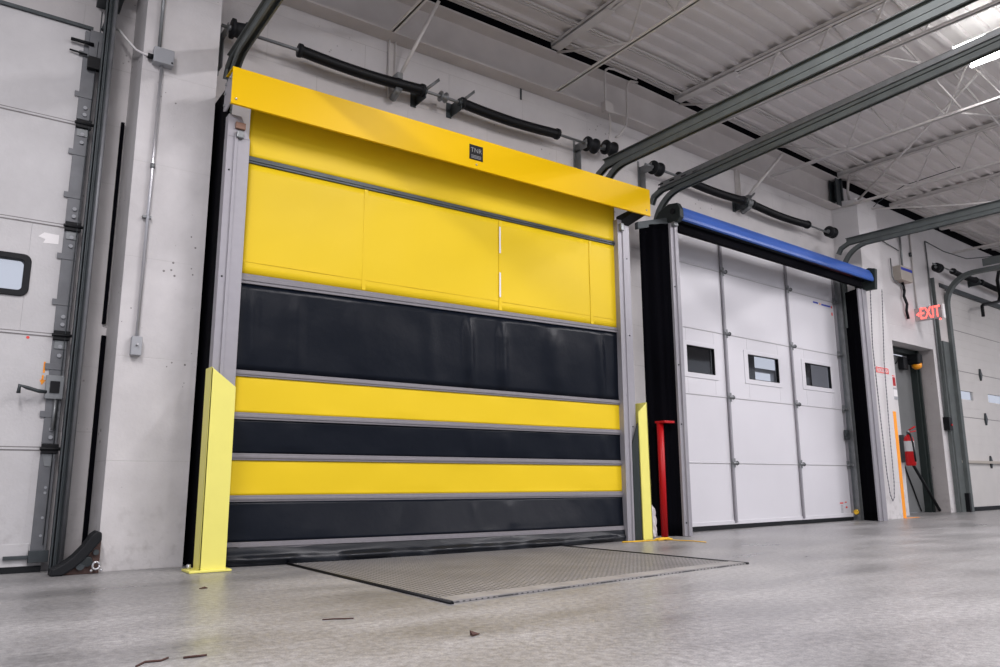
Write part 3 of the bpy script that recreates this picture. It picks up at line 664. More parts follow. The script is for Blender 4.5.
# ================================================================== LEFT SECTIONAL DOOR
LD = -.07                                # panel face
t = thing('overhead_door', 'off-white sectional door with a black framed window, cut by the left edge', 'door', (0.1, -.08, 0))
seams = [.03, .691, 1.362, 2.044, 2.722, 3.385]
for i in range(5):
    mb = MB(); a, b = seams[i]+.006, seams[i+1]-.006
    if i == 2:
        wl, wr_, wz0, wz1 = -.40, .238, 1.592, 1.812
        mb.box(-2.2, wl, LD-.04, LD, a, b); mb.box(wr_, .47, LD-.04, LD, a, b); mb.box(wl, wr_, LD-.04, LD, a, wz0); mb.box(wl, wr_, LD-.04, LD, wz1, b)
    else: mb.box(-2.2, .47, LD-.04, LD, a, b)
    obj('door_section', mb, DOORL, t, bevel=.002)
mb = MB()
for z_ in seams[1:5]: mb.box(-2.2, .465, LD-.03, LD+.001, z_-.013, z_+.013)
obj('section_joint', mb, GROOVE, t)
mb = MB()
for z_ in seams[1:5]: mb.box(-2.2, .42, LD-.003, LD+.004, z_-.005, z_+.006)
obj('joint_strip', mb, DOORL, t)
obj('top_seal', MB().box(-2.2, .45, LD-.035, LD+.02, 3.376, 3.398), DKSTEEL, t)
# bottom rail and seal
obj('bottom_rail', MB().box(-2.2, .40, LD, LD+.010, .035, .16), DOORL, t, bevel=.003)
obj('bottom_seal', MB().box(-2.2, .47, LD-.035, LD+.012, .0, .032), RUBBER, t)
# window: rounded black frame with pane
def rrect(x0, x1, z0, z1, r, n=6):
    P = []
    for cx, cz, a0 in ((x1-r, z1-r, 0), (x0+r, z1-r, 90), (x0+r, z0+r, 180), (x1-r, z0+r, 270)):
        for i in range(n+1): a = radians(a0+90*i/n); P.append((cx+r*cos(a), cz+r*sin(a)))
    return P
def ring(mb, O, I, d0, d1):
    n = len(O); b = len(mb.v)
    for P, dd in ((O, d1), (I, d1), (O, d0), (I, d0)): mb.v += [W(x, dd, z) for x, z in P]
    for i in range(n):
        j = (i+1) % n
        for q in ((b+i, b+j, b+n+j, b+n+i), (b+2*n+j, b+2*n+i, b+3*n+i, b+3*n+j), (b+i, b+2*n+i, b+2*n+j, b+j), (b+n+j, b+3*n+j, b+3*n+i, b+n+i)):
            mb.f.append(list(q)); mb.sm.append(False); mb.mi.append(mb.cur)
mb = MB(); ring(mb, rrect(-.44, .258, 1.577, 1.832, .045), rrect(-.40, .222, 1.612, 1.797, .025), LD-.045, LD+.014)
wf = obj('window_frame', mb, RUBBER, t, bevel=.004)
obj('pane', MB().box(-.41, .232, LD-.025, LD-.02, 1.60, 1.81), GLASS, wf)
# end stile with hinges, clips, bolts
mb = MB()
for i in range(5): mb.box(.408, .487, LD+.002, LD+.008, seams[i]+(.07 if i == 0 else .03), seams[i+1]-.02)
st = obj('end_stile', mb, PLATE, t, bevel=.002)
mb = MB(); mb.box(.375, .408, LD+.001, LD+.003, .15, .66); obj('stile_edge_strip', mb, DOORL, t)
mb = MB()
for i in range(5):
    z0, z1 = seams[i], seams[i+1]
    for f_ in ((.30, .72) if i else ()): mb.box(.384, .487, LD+.008, LD+.012, z0+(z1-z0)*f_-.018, z0+(z1-z0)*f_+.018)
obj('clip', mb, PLATE, t, bevel=.001)
for z_ in seams[1:5]:
    mb = MB(); mb.box(.408, .495, LD+.008, LD+.03, z_-.028, z_+.028); mb.tube([(.40, LD+.03, z_), (.52, LD+.03, z_)], .010, 8)
    h = obj('roller_hinge', mb, BLACK, t, bevel=.002)
    mb = MB(); mb.ext_d([(.415, z_-.03), (.485, z_-.03), (.465, z_-.10), (.435, z_-.10)] if z_ < .8 else [(.42, z_-.03), (.48, z_-.03), (.48, z_-.08), (.42, z_-.08)], LD+.008, LD+.014)
    obj('leaf', mb, GALV, h)
mb = MB()
for i in range(1, 5):
    for f_ in (.10, .17, .82, .90): mb.tube([(.45, LD+.008, seams[i]+(seams[i+1]-seams[i])*f_), (.45, LD+.018, seams[i]+(seams[i+1]-seams[i])*f_)], .012, 8)
for z_ in (.20, .30, .44, .47, .60): mb.tube([(.452, LD+.008, z_), (.452, LD+.013, z_)], .008, 8)
obj('bolts', mb, GREYBOX, t)
mb = MB(); mb.box(.414, .478, LD+.008, LD+.014, 2.13, 2.19)
# slide latch
mb = MB(); mb.box(.395, .490, LD+.008, LD+.035, .98, 1.12); lt = obj('slide_latch', mb, GALV, t, bevel=.003)
obj('latch_eye', MB().box(.418, .468, LD+.034, LD+.042, 1.015, 1.085), BLACK, lt)
obj('latch_handle', MB().tube([(.40, LD+.03, 1.02), (.36, LD+.06, 1.02), (.30, LD+.075, 1.035), (.265, LD+.08, 1.045), (.262, LD+.08, 1.0)], .011, 8), DKSTEEL, lt)
obj('bolt_rod', MB().tube([(.455, LD+.02, .98), (.455, LD+.02, .80)], .011, 8), GALV, lt)
# top fixture and lifting cable
mb = MB(); mb.box(.435, .52, LD+.005, LD+.03, 3.18, 3.37); obj('top_fixture', mb, PLATE, t, bevel=.003)
mb = MB(); mb.tube([(.33, LD+.03, 3.27), (.46, LD+.04, 3.265)], .011, 6); mb.tube([(.33, LD+.02, 3.20), (.43, LD+.03, 3.19)], .006, 6); mb.box(.435, .52, LD+.01, LD+.05, 3.10, 3.18); obj('top_roller_shaft', mb, BLACK, t)
obj('lift_cable', MB().tube([(.468, LD+.02, .15), (.47, LD+.03, 1.6), (.485, LD+.03, 3.3)], .0025, 6), DKSTEEL, t)
# bottom bracket
mb = MB(); mb.box(.28, .50, LD+.01, LD+.03, .075, .095); mb.box(.40, .50, LD+.01, LD+.04, .055, .12); obj('bottom_bracket', mb, DKSTEEL, t, bevel=.002)
# orange arrow sticker, white tape, red dot
mb = MB(); mb.box(.377, .387, LD+.001, LD+.0018, 1.135, 1.20); mb.box(.374, .384, LD+.001, LD+.0018, 1.09, 1.12); mb.ext_d([(.364, 1.092), (.396, 1.092), (.378, 1.062)], LD+.001, LD+.0018)
obj('arrow_sticker', mb, ORANGE, t)
obj('tape_piece', MB().ext_d([(.275, 1.955), (.305, 1.985), (.385, 1.982), (.385, 1.925), (.305, 1.92), (.315, 1.945)], LD+.001, LD+.0016), WHITEP, t)
obj('red_dot', MB().tube([(.282, LD+.001, 1.337), (.282, LD+.002, 1.337)], .009, 8), REDTXT, t)
# door track of left door
t = thing('door_track', 'upright dark steel door track beside the off-white left door', 'track', (.52, .03, 0))
obj('angle', (lambda b: (b.box(.515, .523, -.149, .07, 0, 4.05), b.box(.523, .565, .06, .07, 0, 4.05), b)[2])(MB()), DKSTEEL, t, bevel=.002)
obj('rail', MB().ext_z([(.500, .02), (.535, .02), (.535, .075), (.529, .082), (.529, .026), (.506, .026), (.506, .07), (.500, .07)], .0, 4.05), DKSTEEL, t)
obj('rail_edge', MB().tube([(.550, .078, .03), (.553, .078, 4.04)], .012, 8), PLATE, t)
for z_ in (.7, 1.5, 2.5, 3.3): obj('wall_bolt', MB().tube([(.575, -.149, z_), (.575, -.135, z_)], .012, 6), DKSTEEL, t)
# head bracket and spring stub top left
mb = MB(); mb.box(.46, .60, -.149, .06, 3.60, 3.70); mb.tube([(.3, .0, 3.72), (.66, .0, 3.72)], .045, 12)
single('head_bracket', mb, DKSTEEL, 'dark steel bracket at the top of the left upright track', 'bracket', (.53, 0, 3.6))
mb = MB(); mb.tube([(.49, -.05, 3.34), (.49, -.05, 3.52)], .004, 6); mb.tube([(.51, -.06, 3.40), (.525, -.06, 3.46)], .02, 6)
single('cable_clamp', mb, DKSTEEL, 'small dark cable clamp above the top corner of the left door', 'clamp', (.5, -.05, 3.34))
# black draught strip in the corner by the pier
mb = MB(); mb.box(.672, .692, -.150, -.125, 1.475, 2.83); single('draught_strip', mb, BLK_CLOTH, 'upper long black strip on the white wall beside the left pier', 'seal strip', (.68, -.14, 1.475), 'black strips beside the left pier')
mb = MB(); mb.box(.676, .702, -.150, -.125, .12, 1.40); single('draught_strip', mb, BLK_CLOTH, 'lower black strip beside the left pier, ending behind the rubber wheel chock', 'seal strip', (.68, -.14, .12), 'black strips beside the left pier')

# ================================================================== CHOCK / TRACK GUARD
t = thing('track_shield', 'dark triangular bumper with curved rubber edge at the foot of the left pier', 'bumper', (.6, .22, 0))
outer = [(.486, .0), (.494, .036), (.545, .062), (.595, .102), (.640, .155), (.675, .212), (.700, .232), (.724, .222), (.726, .19)]
inner = [(.545, .0), (.60, .035), (.65, .08), (.695, .14), (.726, .18)]
mb = MB(); mb.ext_d(outer + list(reversed(inner[1:])) + [(.545, .0)], .12, .25); obj('rubber_edge', mb, RUBBER, t, bevel=.008)
mb = MB(); mb.ext_d([(.54, .0), (.728, .0), (.728, .18), (.69, .145), (.60, .045)], .155, .215); pl_ = obj('plate', mb, RUST, t, bevel=.003)
mb = MB(); mb.tube([(.632, .21, .045), (.632, .235, .045)], .022, 10); mb.tube([(.665, .21, .075), (.665, .24, .065)], .026, 10); mb.tube([(.705, .21, .115), (.705, .232, .115)], .016, 8)
obj('bolts', mb, DKSTEEL, pl_)
t2 = MB(); t2.tube([(.708+.018*cos(a*pi/6), .245, .045+.02*sin(a*pi/6)) for a in range(13)], .006, 6)
t2.sphere((.685, .25, .02), .008, 6); t2.sphere((.735, .245, .02), .008, 6)
obj('steel_ring', t2, CONDUIT, t)

# ================================================================== BLUE HOODED FABRIC DOOR (rolled up)
t = thing('curtain_door', 'rolled-up fabric door with a long blue hood in front of the white sectional door', 'door', (7.3, .3, 0))
hp = [(.40, 2.955), (.415, 2.965), (.418, 2.99), (.405, 3.05), (.375, 3.105), (.34, 3.125), (.30, 3.125), (.30, 3.118), (.338, 3.118), (.368, 3.10), (.398, 3.048), (.411, 2.99), (.408, 2.968), (.396, 2.962)]
mb = MB(); mb.ext_s(hp, 5.46, 9.27, sm=False); obj('hood', mb, BLUE, t)
mb = MB(); mb.tube([(5.50, .29, 3.02), (9.2, .29, 3.02)], .07, 14); obj('rolled_curtain', mb, BLK_VINYL, t)
mb = MB(); mb.box(5.50, 9.10, .30, .34, 2.862, 2.955); mb.box(5.50, 9.10, .335, .345, 2.862, 2.885); obj('bottom_beam', mb, BLK_CLOTH, t, bevel=.004)
mb = MB(); mb.ext_s([(.40, 2.93), (.44, 2.97), (.44, 3.05), (.41, 3.115), (.30, 3.13), (.18, 3.08), (.12, 3.0), (.14, 2.94), (.28, 2.95)], 5.40, 5.46)
e = obj('end_housing', mb, GREENDK, t, bevel=.006)
obj('axle', MB().tube([(5.385, .36, 3.04), (5.402, .36, 3.04)], .028, 12), BLACK, e)
mb = MB(); mb.ext_s([(.42, 2.86), (.44, 3.12), (.36, 3.145), (.16, 3.10), (.16, 2.86)], 9.28, 9.34)
obj('end_housing', mb, GREENDK, t, bevel=.004)
mb = MB(); mb.ext_z([(5.385, .33), (5.43, .33), (5.43, .345), (5.45, .345), (5.45, .33), (5.497, .33), (5.497, .305), (5.385, .305)], .002, 2.93); obj('side_guide', mb, ALU, t, bevel=.002)
obj('guide_roller_block', MB().box(5.40, 5.46, .33, .37, 2.90, 2.94), GALV, t, bevel=.005)
mb = MB(); mb.ext_z([(9.075, .30), (9.15, .30), (9.15, .315), (9.17, .315), (9.17, .30), (9.285, .30), (9.285, .28), (9.075, .28)], .002, 2.86); obj('side_guide', mb, ALU, t, bevel=.002)
mb = MB()
for z_ in (.12, 1.0, 1.55, 2.3): mb.sphere((5.41, .332, z_), .007, 6)
obj('guide_bolts', mb, BLACK, t)
# black side seal cloths, softly folded
def cloth(p0, p1, z0, z1, amp, nu=30, nv=24):
    mb = MB()
    def fn(u, v):
        s = p0[0]+(p1[0]-p0[0])*u; d = p0[1]+(p1[1]-p0[1])*u; z = z0+(z1-z0)*v
        return W(s, d+amp*sin(u*15+v*1.5)*min(1, u*5, (1-u)*5), z)
    mb.grid(fn, nu, nv); return mb
obj('side_seal', cloth((5.215, .10), (5.40, .31), .003, 2.93, .008), BLK_CLOTH, t, solid=.006)
obj('side_seal', cloth((9.235, .0), (9.09, .275), .003, 2.86, .006), BLK_CLOTH, t, solid=.006)
obj('seal_batten', (lambda b: (b.quadhull([W(5.19,.11,2.89),W(5.42,.30,2.93),W(5.42,.26,2.93),W(5.19,.07,2.89),W(5.19,.11,2.96),W(5.42,.30,3.0),W(5.42,.26,3.0),W(5.19,.07,2.96)]), b)[1])(MB()), DKSTEEL, t)

# ================================================================== WHITE SECTIONAL DOOR
SD = -.05
t = thing('overhead_door', 'clean white sectional door with three small windows behind the blue hood', 'door', (7.55, -.08, 0))
sl = [.045, .668, 1.36, 2.05, 2.745, 3.1]
D0, D1 = 5.93, 9.12
wins = [(6.03, 6.495, 1.580, 1.862), (7.105, 7.712, 1.587, 1.868), (8.285, 8.880, 1.605, 1.882)]
for i in range(5):
    a, b = sl[i]+.006, sl[i+1]-.006; mb = MB()
    if i == 2:
        x = D0
        for (w0, w1, z0, z1) in wins:
            mb.box(x, w0, SD-.045, SD, a, b); mb.box(w0, w1, SD-.045, SD, a, z0); mb.box(w0, w1, SD-.045, SD, z1, b); x = w1
        mb.box(x, D1, SD-.045, SD, a, b)
    else: mb.box(D0, D1, SD-.045, SD, a, b)
    obj('door_section', mb, DOORW, t, bevel=.003)
mb = MB()
for z_ in sl[1:5]: mb.box(D0, D1, SD-.035, SD+.001, z_-.012, z_+.012)
obj('section_joint', mb, mat('joint_grey', (.42, .41, .42), .5), t)
mb = MB()
for z_ in sl[1:5]: mb.box(D0, D1, SD-.002, SD+.007, z_-.004, z_+.009)
obj('joint_strip', mb, DOORW, t, bevel=.002)
for (w0, w1, z0, z1) in wins:
    mb = MB(); ring(mb, rrect(w0-.075, w1+.055, z0-.052, z1+.045, .012, 3), rrect(w0, w1, z0, z1, .008, 3), SD-.02, SD+.008)
    f = obj('window_frame', mb, DOORW, t, bevel=.004)
    mb = MB(); ring(mb, rrect(w0-.012, w1+.012, z0-.012, z1+.012, .008, 3), rrect(w0+.006, w1-.006, z0+.006, z1-.006, .006, 3), SD-.03, SD+.004)
    obj('gasket', mb, BLACK, f)
    obj('pane', MB().box(w0, w1, SD-.028, SD-.022, z0, z1), GLASS, f)
obj('bottom_rail', MB().box(D0, D1, SD, SD+.012, .045, .085), DOORW, t, bevel=.003)
obj('bottom_seal', MB().box(D0, D1, SD-.04, SD+.01, .004, .045), RUBBER, t)
for sc_ in (6.70, 8.0):
    mb = MB(); mb.box(sc_-.028, sc_+.028, SD+.006, SD+.012, .06, 3.05); mb.box(sc_-.028, sc_-.022, SD+.006, SD+.03, .06, 3.05); st = obj('stile', mb, ALU, t, bevel=.001)
for sc_ in (6.70, 8.0, 9.10):
    for z_ in sl[1:5]:
        mb = MB(); mb.box(sc_-.032, sc_+.035, SD+.012, SD+.022, z_-.045, z_+.05); mb.tube([(sc_-.03, SD+.03, z_), (sc_+.045, SD+.03, z_)], .016, 8); mb.tube([(sc_+.045, SD+.03, z_), (sc_+.055, SD+.03, z_)], .024, 8)
        obj('hinge', mb, GALV, t, bevel=.002)
# right end: track, bolts, latch, stickers
mb = MB(); mb.box(9.09, 9.15, SD+.004, SD+.010, .05, 3.05); obj('end_stile', mb, ALU, t)
mb = MB(); mb.box(9.06, 9.13, SD+.012, SD+.05, .98, 1.10); mb.tube([(9.05, SD+.05, 1.04), (9.0, SD+.06, 1.04)], .012, 6); obj('slide_latch', mb, DKSTEEL, t, bevel=.003)
mb = MB(); mb.tube([(9.13, SD+.04, .10), (9.16, SD+.04, .10)], .03, 8); obj('bottom_roller', mb, ROPE, t)
def st(mbx, s0, s1, z0, z1): mbx.box(s0, s1, SD+.001, SD+.002, z0, z1)
mb = MB(); st(mb, 8.60, 8.72, 2.668, 2.688); st(mb, 8.80, 9.02, 2.662, 2.682); obj('blue_sticker', mb, BLUEP, t)
mb = MB(); st(mb, 9.03, 9.06, 2.655, 2.685); st(mb, 9.03, 9.06, 2.56, 2.60); obj('red_sticker', mb, REDTXT, t)
mb = MB(); st(mb, 8.75, 8.78, 2.666, 2.682); obj('orange_sticker', mb, ORANGE, t)
mb = MB(); st(mb, 8.84, 8.92, .205, .22); st(mb, 8.96, 9.0, .215, .228); st(mb, 8.97, 9.01, .15, .17); obj('warning_label', mb, REDTXT, t)
mb = MB()
for i in range(6): st(mb, 8.855, 8.905, .10+i*.016, .107+i*.016)
obj('label_lines', mb, GREYBOX, t)
t = thing('door_track', 'upright galvanised door track at the right side of the white sectional door', 'track', (9.19, 0, 0))
obj('angle', (lambda b: (b.box(9.21, 9.216, -.149, .05, 0, 3.3), b.box(9.216, 9.25, -.149, -.143, 0, 3.3), b)[2])(MB()), GALV, t)
obj('rail', MB().ext_z([(9.165, -.02), (9.205, -.02), (9.205, .03), (9.199, .03), (9.199, -.014), (9.171, -.014), (9.171, .03), (9.165, .03)], 0, 3.1), GALV, t)
# what is seen through the windows: dock shelter pads outside
mb = MB(); mb.box(5.4, 7.93, -.62, -.50, 0, 3.2); single('dock_shelter_pad', mb, mat('shelter_black', (.022, .024, .028), .6, noise=.3, nscale=12), 'dark pad outside seen through the left and middle windows of the white door', 'dock pad', (6.6, -.55, 0), 'dark pads outside the white door')
mb = MB(); mb.box(9.22, 11.2, -.95, -.80, 0, 3.2); single('dock_shelter_pad', mb, MATS['shelter_black'], 'dark pad outside seen through the right window of the white door', 'dock pad', (9.9, -.9, 0), 'dark pads outside the white door')
mb = MB(); mb.box(7.93, 9.6, -1.3, -1.25, 1.98, 2.03); mb.box(7.6, 7.66, -1.3, -1.25, 0, 2.03); mb.box(9.54, 9.6, -1.3, -1.25, 0, 2.03); mb.box(7.6, 7.93, -1.3, -1.25, 1.98, 2.03)
single('outside_rail', mb, GREYBOX, 'grey rail outside crossing the pale part of the middle window', 'rail', (8.5, -1.3, 0))

# ================================================================== BETWEEN THE DOORS
t = thing('pipe_stand', 'red steel pipe post with a flat top plate against the black cloth', 'post', (5.265, .25, 0))
obj('pipe', MB().tube([(5.235, .245, .0), (5.235, .245, 1.005)], .031, 20), RED, t)
obj('top_plate', (lambda b: (b.quadhull([W(5.205,.33,1.005),W(5.335,.33,1.005),W(5.335,.21,1.005),W(5.205,.21,1.005),W(5.205,.33,1.025),W(5.335,.33,1.025),W(5.335,.21,1.025),W(5.205,.21,1.025)]), b)[1])(MB()), RED, t, bevel=.002)
# crumpled white plastic bag
mb = MB(); n = 26
def fn(u, v):
    a = 2*pi*u; r = .085*(1-.25*v) if v < .8 else .085*.8*(1-(v-.8)*3.2)
    r = max(r, .012); r *= 1+.16*sin(a*5+v*7)+.10*sin(a*9-v*13)
    return W(5.11+cos(a)*r*.8, .18+sin(a)*r*.7, .005+.29*v+.012*sin(a*4+v*5)*v)
mb.grid(fn, 48, 26); single('plastic_bag', mb, BAG, 'crumpled whitish plastic bag on the floor between right yellow guard and red pipe', 'bag', (5.11, .18, 0))
mb = MB(); mb.tube([(4.945, .24, .0), (4.945, .24, .10), (4.945, .24, .15), (4.945, .24, .17)], [.035, .035, .03, .012], 12)
single('red_canister', mb, RED, 'small red canister on the floor, half hidden by the right yellow guard', 'canister', (4.945, .24, 0))
mb = MB(); P = []
for i in range(90):
    a = i*.55; P.append((4.90+.07*sin(a*1.0)*(.5+.5*sin(i*.13))+.0009*i, .50+.035*cos(a*1.3), .008+.012*(i % 5)/5))
mb.tube([(4.50, .47, .006), (4.62, .49, .006), (4.78, .50, .006)] + P, .006, 6)
mb.tube([(4.95, .52, .006), (5.0, .60, .005), (5.04, .75, .005), (5.03, .88, .005)], .004, 6)
single('yellow_rope', mb, ROPE, 'loose heap of yellow rope at the foot of the right yellow guard', 'rope', (4.9, .5, 0))

# ================================================================== RIGHT PIER DETAILS
mb = MB(); mb.box(10.02, 10.102, .150, .153, .004, 1.37); mb.box(10.05, 10.45, .12, .17, .0, .003)
single('hazard_tape', mb, ORANGE, 'orange tape strip up the right edge of the white pier', 'tape', (10.06, .15, 0))
t = thing('wall_sign', 'small red lettered sign on the white pier left of the exit doorway', 'sign', (9.83, .15, 1.85))
obj('sign_board', MB().box(9.655, 10.01, .150, .154, 1.852, 1.938), WHITEP, t)
mb = MB(); ring(mb, rrect(9.66, 10.005, 1.857, 1.933, .004, 2), rrect(9.675, 9.99, 1.870, 1.920, .003, 2), .154, .1555)
text_into(mb, 'DOOR 8 DO', .058, lambda x, y: W(9.832+x, .1556, 1.893+y), bold=.001)
obj('red_lettering', mb, REDTXT, t)
# pull chain loop
t = thing('pull_chain', 'thin hanging loop of steel pull chain in front of the right white pier', 'chain', (9.7, .17, 1.5))
def chain(pts, seg=.022):
    mb = MB(); Pw = [W(*p) for p in pts]; k = 0
    for a, b in zip(Pw, Pw[1:]):
        L = (b-a).length; n = max(1, int(L/seg))
        for i in range(n):
            c = a.lerp(b, (i+.5)/n); dv = (b-a).normalized()*seg*.55
            mb.tube([c-dv, c+dv], .0075 if k % 2 else .0045, 5, mapped=True); k += 1
    return mb
obj('chain_loop', chain([(9.62, .20, 2.95), (9.575, .18, 2.2), (9.60, .18, 1.3), (9.63, .18, .55), (9.665, .18, .30), (9.715, .18, .225), (9.76, .18, .26), (9.795, .18, .45), (9.81, .18, 1.1), (9.85, .18, 2.0), (9.95, .20, 3.0)]), CHAINM, t)
# conduits and boxes on the far wall
t = thing('control_box', 'beige control box with a blue band high on the wall left of the exit sign', 'control box', (11.3, -.1, 3.38))
obj('case', MB().box(11.13, 11.50, -.149, -.03, 3.38, 3.60), BEIGE, t, bevel=.006)
obj('blue_band', MB().box(11.135, 11.495, -.030, -.027, 3.53, 3.57), BLUEP, t)
obj('conduit', MB().tube([(11.40, -.12, 3.60), (11.42, -.12, 4.20)], .016, 8), GALV, t)
obj('side_conduit', MB().tube([(11.03, -.12, 3.70), (11.03, -.12, 3.42), (11.08, -.12, 3.37), (11.32, -.12, 3.33), (11.34, -.12, 3.28)], .010, 6), GALV, t)
obj('cable_bundle', MB().tube([(11.34, -.12, 3.38), (11.36, -.11, 3.25), (11.30, -.10, 3.16), (11.38, -.10, 3.05), (11.36, -.11, 2.95), (11.42, -.12, 2.84)], .022, 6), BLACK, t)
t = thing('steel_conduit', 'thin upright conduit on the far wall ending at the exit sign', 'conduit', (11.72, -.13, 3.1))
obj('pipe', MB().tube([(11.79, -.13, 4.22), (11.785, -.13, 3.7), (11.78, -.13, 3.05)], .013, 8), PCOND, t)
obj('coupling', MB().tube([(11.745, -.13, 3.86), (11.745, -.13, 3.92)], .022, 8), DKSTEEL, t)
# exit sign, standing out from the wall
XS = 11.72
t = thing('exit_sign', 'lit red EXIT sign with left arrow projecting from the far wall', 'sign', (XS, .03, 2.85))
obj('housing', MB().box(XS, XS+.05, -.15, .235, 2.835, 3.035), mat('exit_housing', (.42, .36, .36), .5), t, bevel=.004)
obj('end_block', MB().box(XS-.01, XS+.06, .236, .26, 2.83, 3.04), WHITEP, t, bevel=.003)
mb = MB(); text_into(mb, 'EXIT', .215, lambda x, y: W(XS-.003, .068+x*.66, 2.935+y*1.15), bold=.001)
mb.v += [W(XS-.003, -.128, 2.935), W(XS-.003, -.082, 2.972), W(XS-.003, -.082, 2.898)]; k = len(mb.v); mb.f.append([k-3, k-2, k-1]); mb.sm.append(False); mb.mi.append(0)
obj('letters', mb, EXITRED, t)
obj('test_lamp', MB().sphere((XS+.01, .20, 2.822), .014, 6), EXITRED, t)
# fire extinguisher on the wall by the doorway
t = thing('fire_extinguisher', 'red fire extinguisher hanging at the left edge of the grey doorway', 'fire extinguisher', (10.80, -.02, .67))
obj('cylinder', MB().tube([(10.81, -.03, .675), (10.81, -.03, .69), (10.81, -.03, 1.02), (10.81, -.03, 1.07), (10.81, -.03, 1.10)], [.055, .065, .065, .05, .025], 20), RED, t)
obj('label_band', MB().tube([(10.81, -.03, .87), (10.81, -.03, 1.01)], .0662, 20, cap=False), mat('ext_label', (.45, .45, .46), .5), t)
obj('valve', MB().tube([(10.81, -.03, 1.10), (10.81, -.03, 1.16)], .022, 10), GALV, t)
mb = MB(); mb.tube([(10.81, -.03, 1.15), (10.86, .05, 1.21)], .012, 6); mb.tube([(10.81, -.03, 1.13), (10.87, .05, 1.15)], .010, 6); obj('lever', mb, RED, t)
obj('hose', MB().tube([(10.79, -.03, 1.13), (10.73, .03, 1.10), (10.72, .06, .98), (10.74, .06, .82), (10.75, .06, .73)], .013, 8), BLACK, t)
obj('wall_bracket', MB().box(10.79, 10.83, -.149, -.09, .72, 1.10), DKSTEEL, t)
mb = MB(); mb.box(10.73, 10.85, -.149, -.146, 1.79, 1.94)
t = thing('wall_sign', 'small red and white extinguisher sign on the wall beside the grey doorway', 'sign', (10.79, -.148, 1.78))
obj('sign_board', MB().box(10.725, 10.85, -.149, -.146, 1.78, 1.945), WHITEP, t)
obj('red_field', MB().box(10.765, 10.845, -.146, -.1448, 1.79, 1.915), RED, t)
obj('red_line', MB().box(10.73, 10.84, -.146, -.1448, 1.925, 1.94), REDTXT, t)
t = thing('notice_holder', 'small grey notice hanging under the red extinguisher sign', 'notice', (10.79, -.148, 1.6))
obj('board', MB().box(10.735, 10.865, -.149, -.140, 1.60, 1.76), GREYBOX, t)
obj('paper', MB().box(10.745, 10.855, -.140, -.138, 1.64, 1.74), WHITEP, t)
# warning light in the doorway
t = thing('warning_lamp', 'dark lamp head with an orange lower lens in the top corner of the grey doorway', 'lamp', (11.95, -.42, 2.2))
obj('head', MB().box(11.90, 12.06, -.42, -.24, 2.22, 2.38), BLACK, t, bevel=.02)
obj('lens', MB().tube([(11.99, -.31, 2.235), (11.99, -.31, 2.18), (11.99, -.31, 2.15)], [.075, .07, .035], 12), ORLENS, t)
obj('bracket_arm', MB().tube([(11.62, -.46, 2.22), (11.72, -.44, 2.32), (11.90, -.35, 2.30)], .008, 6), BLACK, t)
obj('rear_box', MB().box(11.72, 11.86, -.47, -.38, 2.14, 2.33), RUBBER, t, bevel=.01)

# ================================================================== FAR DOOR
FD = -.14
t = thing('overhead_door', 'cream ribbed sectional door with small bright windows at the right edge', 'door', (14.3, -.16, 0))
fz = [.06, .76, 1.46, 2.20, 2.87, 3.53]
fw_ = [(12.93, 13.55, 1.745, 1.885), (14.18, 14.86, 1.757, 1.90)]
for i in range(5):
    a, b = fz[i]+.006, fz[i+1]-.006; mb = MB()
    if i == 2:
        x = 12.74
        for (w0, w1, z0, z1) in fw_:
            mb.box(x, w0, FD-.04, FD, a, b); mb.box(w0, w1, FD-.04, FD, a, z0); mb.box(w0, w1, FD-.04, FD, z1, b); x = w1
        mb.box(x, 16.5, FD-.04, FD, a, b)
    else: mb.box(12.74, 16.5, FD-.04, FD, a, b)
    for k in range(1, 5):
        z_ = a+(b-a)*k/5
        if i == 2 and k in (2, 3): continue
        mb.box(12.74, 16.5, FD, FD+.002, z_-.004, z_+.004)
    obj('door_section', mb, DOORF, t)
mb = MB()
for z_ in fz[1:5]: mb.box(12.6, 16.5, FD-.03, FD-.003, z_-.012, z_+.012)
obj('section_joint', mb, GROOVE, t)
for (w0, w1, z0, z1) in fw_: obj('pane', MB().box(w0, w1, FD-.025, FD-.02, z0, z1), GLASS, t)
obj('strut', MB().box(12.70, 16.5, FD, FD+.04, .735, .775), BEIGE, t)
obj('bottom_seal', MB().box(12.6, 16.5, FD-.03, FD+.01, .0, .06), RUBBER, t)
for s_ in (12.78, 13.92, 15.2):
    for z_ in fz[1:4]:
        mb = MB(); mb.ext_d([(s_-.03, z_), (s_, z_-.10), (s_+.06, z_), (s_, z_+.10)], FD, FD+.03); obj('hinge', mb, DKSTEEL, t)
obj('sticker', MB().box(12.80, 12.92, FD+.001, FD+.002, 1.50, 1.66), WHITEP, t)
mb = MB(); mb.box(12.60, 16.5, -.14, -.09, 3.50, 3.57); obj('top_seal', mb, DKSTEEL, t)
t = thing('door_track', 'upright grey steel door track left of the far cream door', 'track', (12.5, -.1, 0))
mb = MB(); mb.box(12.52, 12.73, -.149, -.10, 0, 2.62); mb.box(12.38, 12.40, -.135, -.08, 0, 3.62); obj('angle', mb, TRACK, t)
mb = MB(); mb.box(12.42, 12.80, -.135, -.10, 2.62, 3.62); obj('painted_plate', mb, BEAM, t)
mb = MB(); mb.sweep([(-.05, -.03), (-.05, .03), (.05, .03), (.05, -.03)], [(-.08, 0.0), (-.08, 3.22)] + [p for p in reversed(arc(.38, 3.22, .46, 90, 180, 10))][0:] + [(5.0, 3.70)], 12.78)
obj('curved_rail', mb, TRACK, t)
mb = MB(); mb.box(12.66, 12.72, -.13, -.04, .0, .28); obj('foot_bumper', mb, BLACK, t)
mb = MB(); mb.box(12.76, 12.77, .5, 5.0, 3.74, 3.86); obj('hanger_angle', mb, TRACK, t)
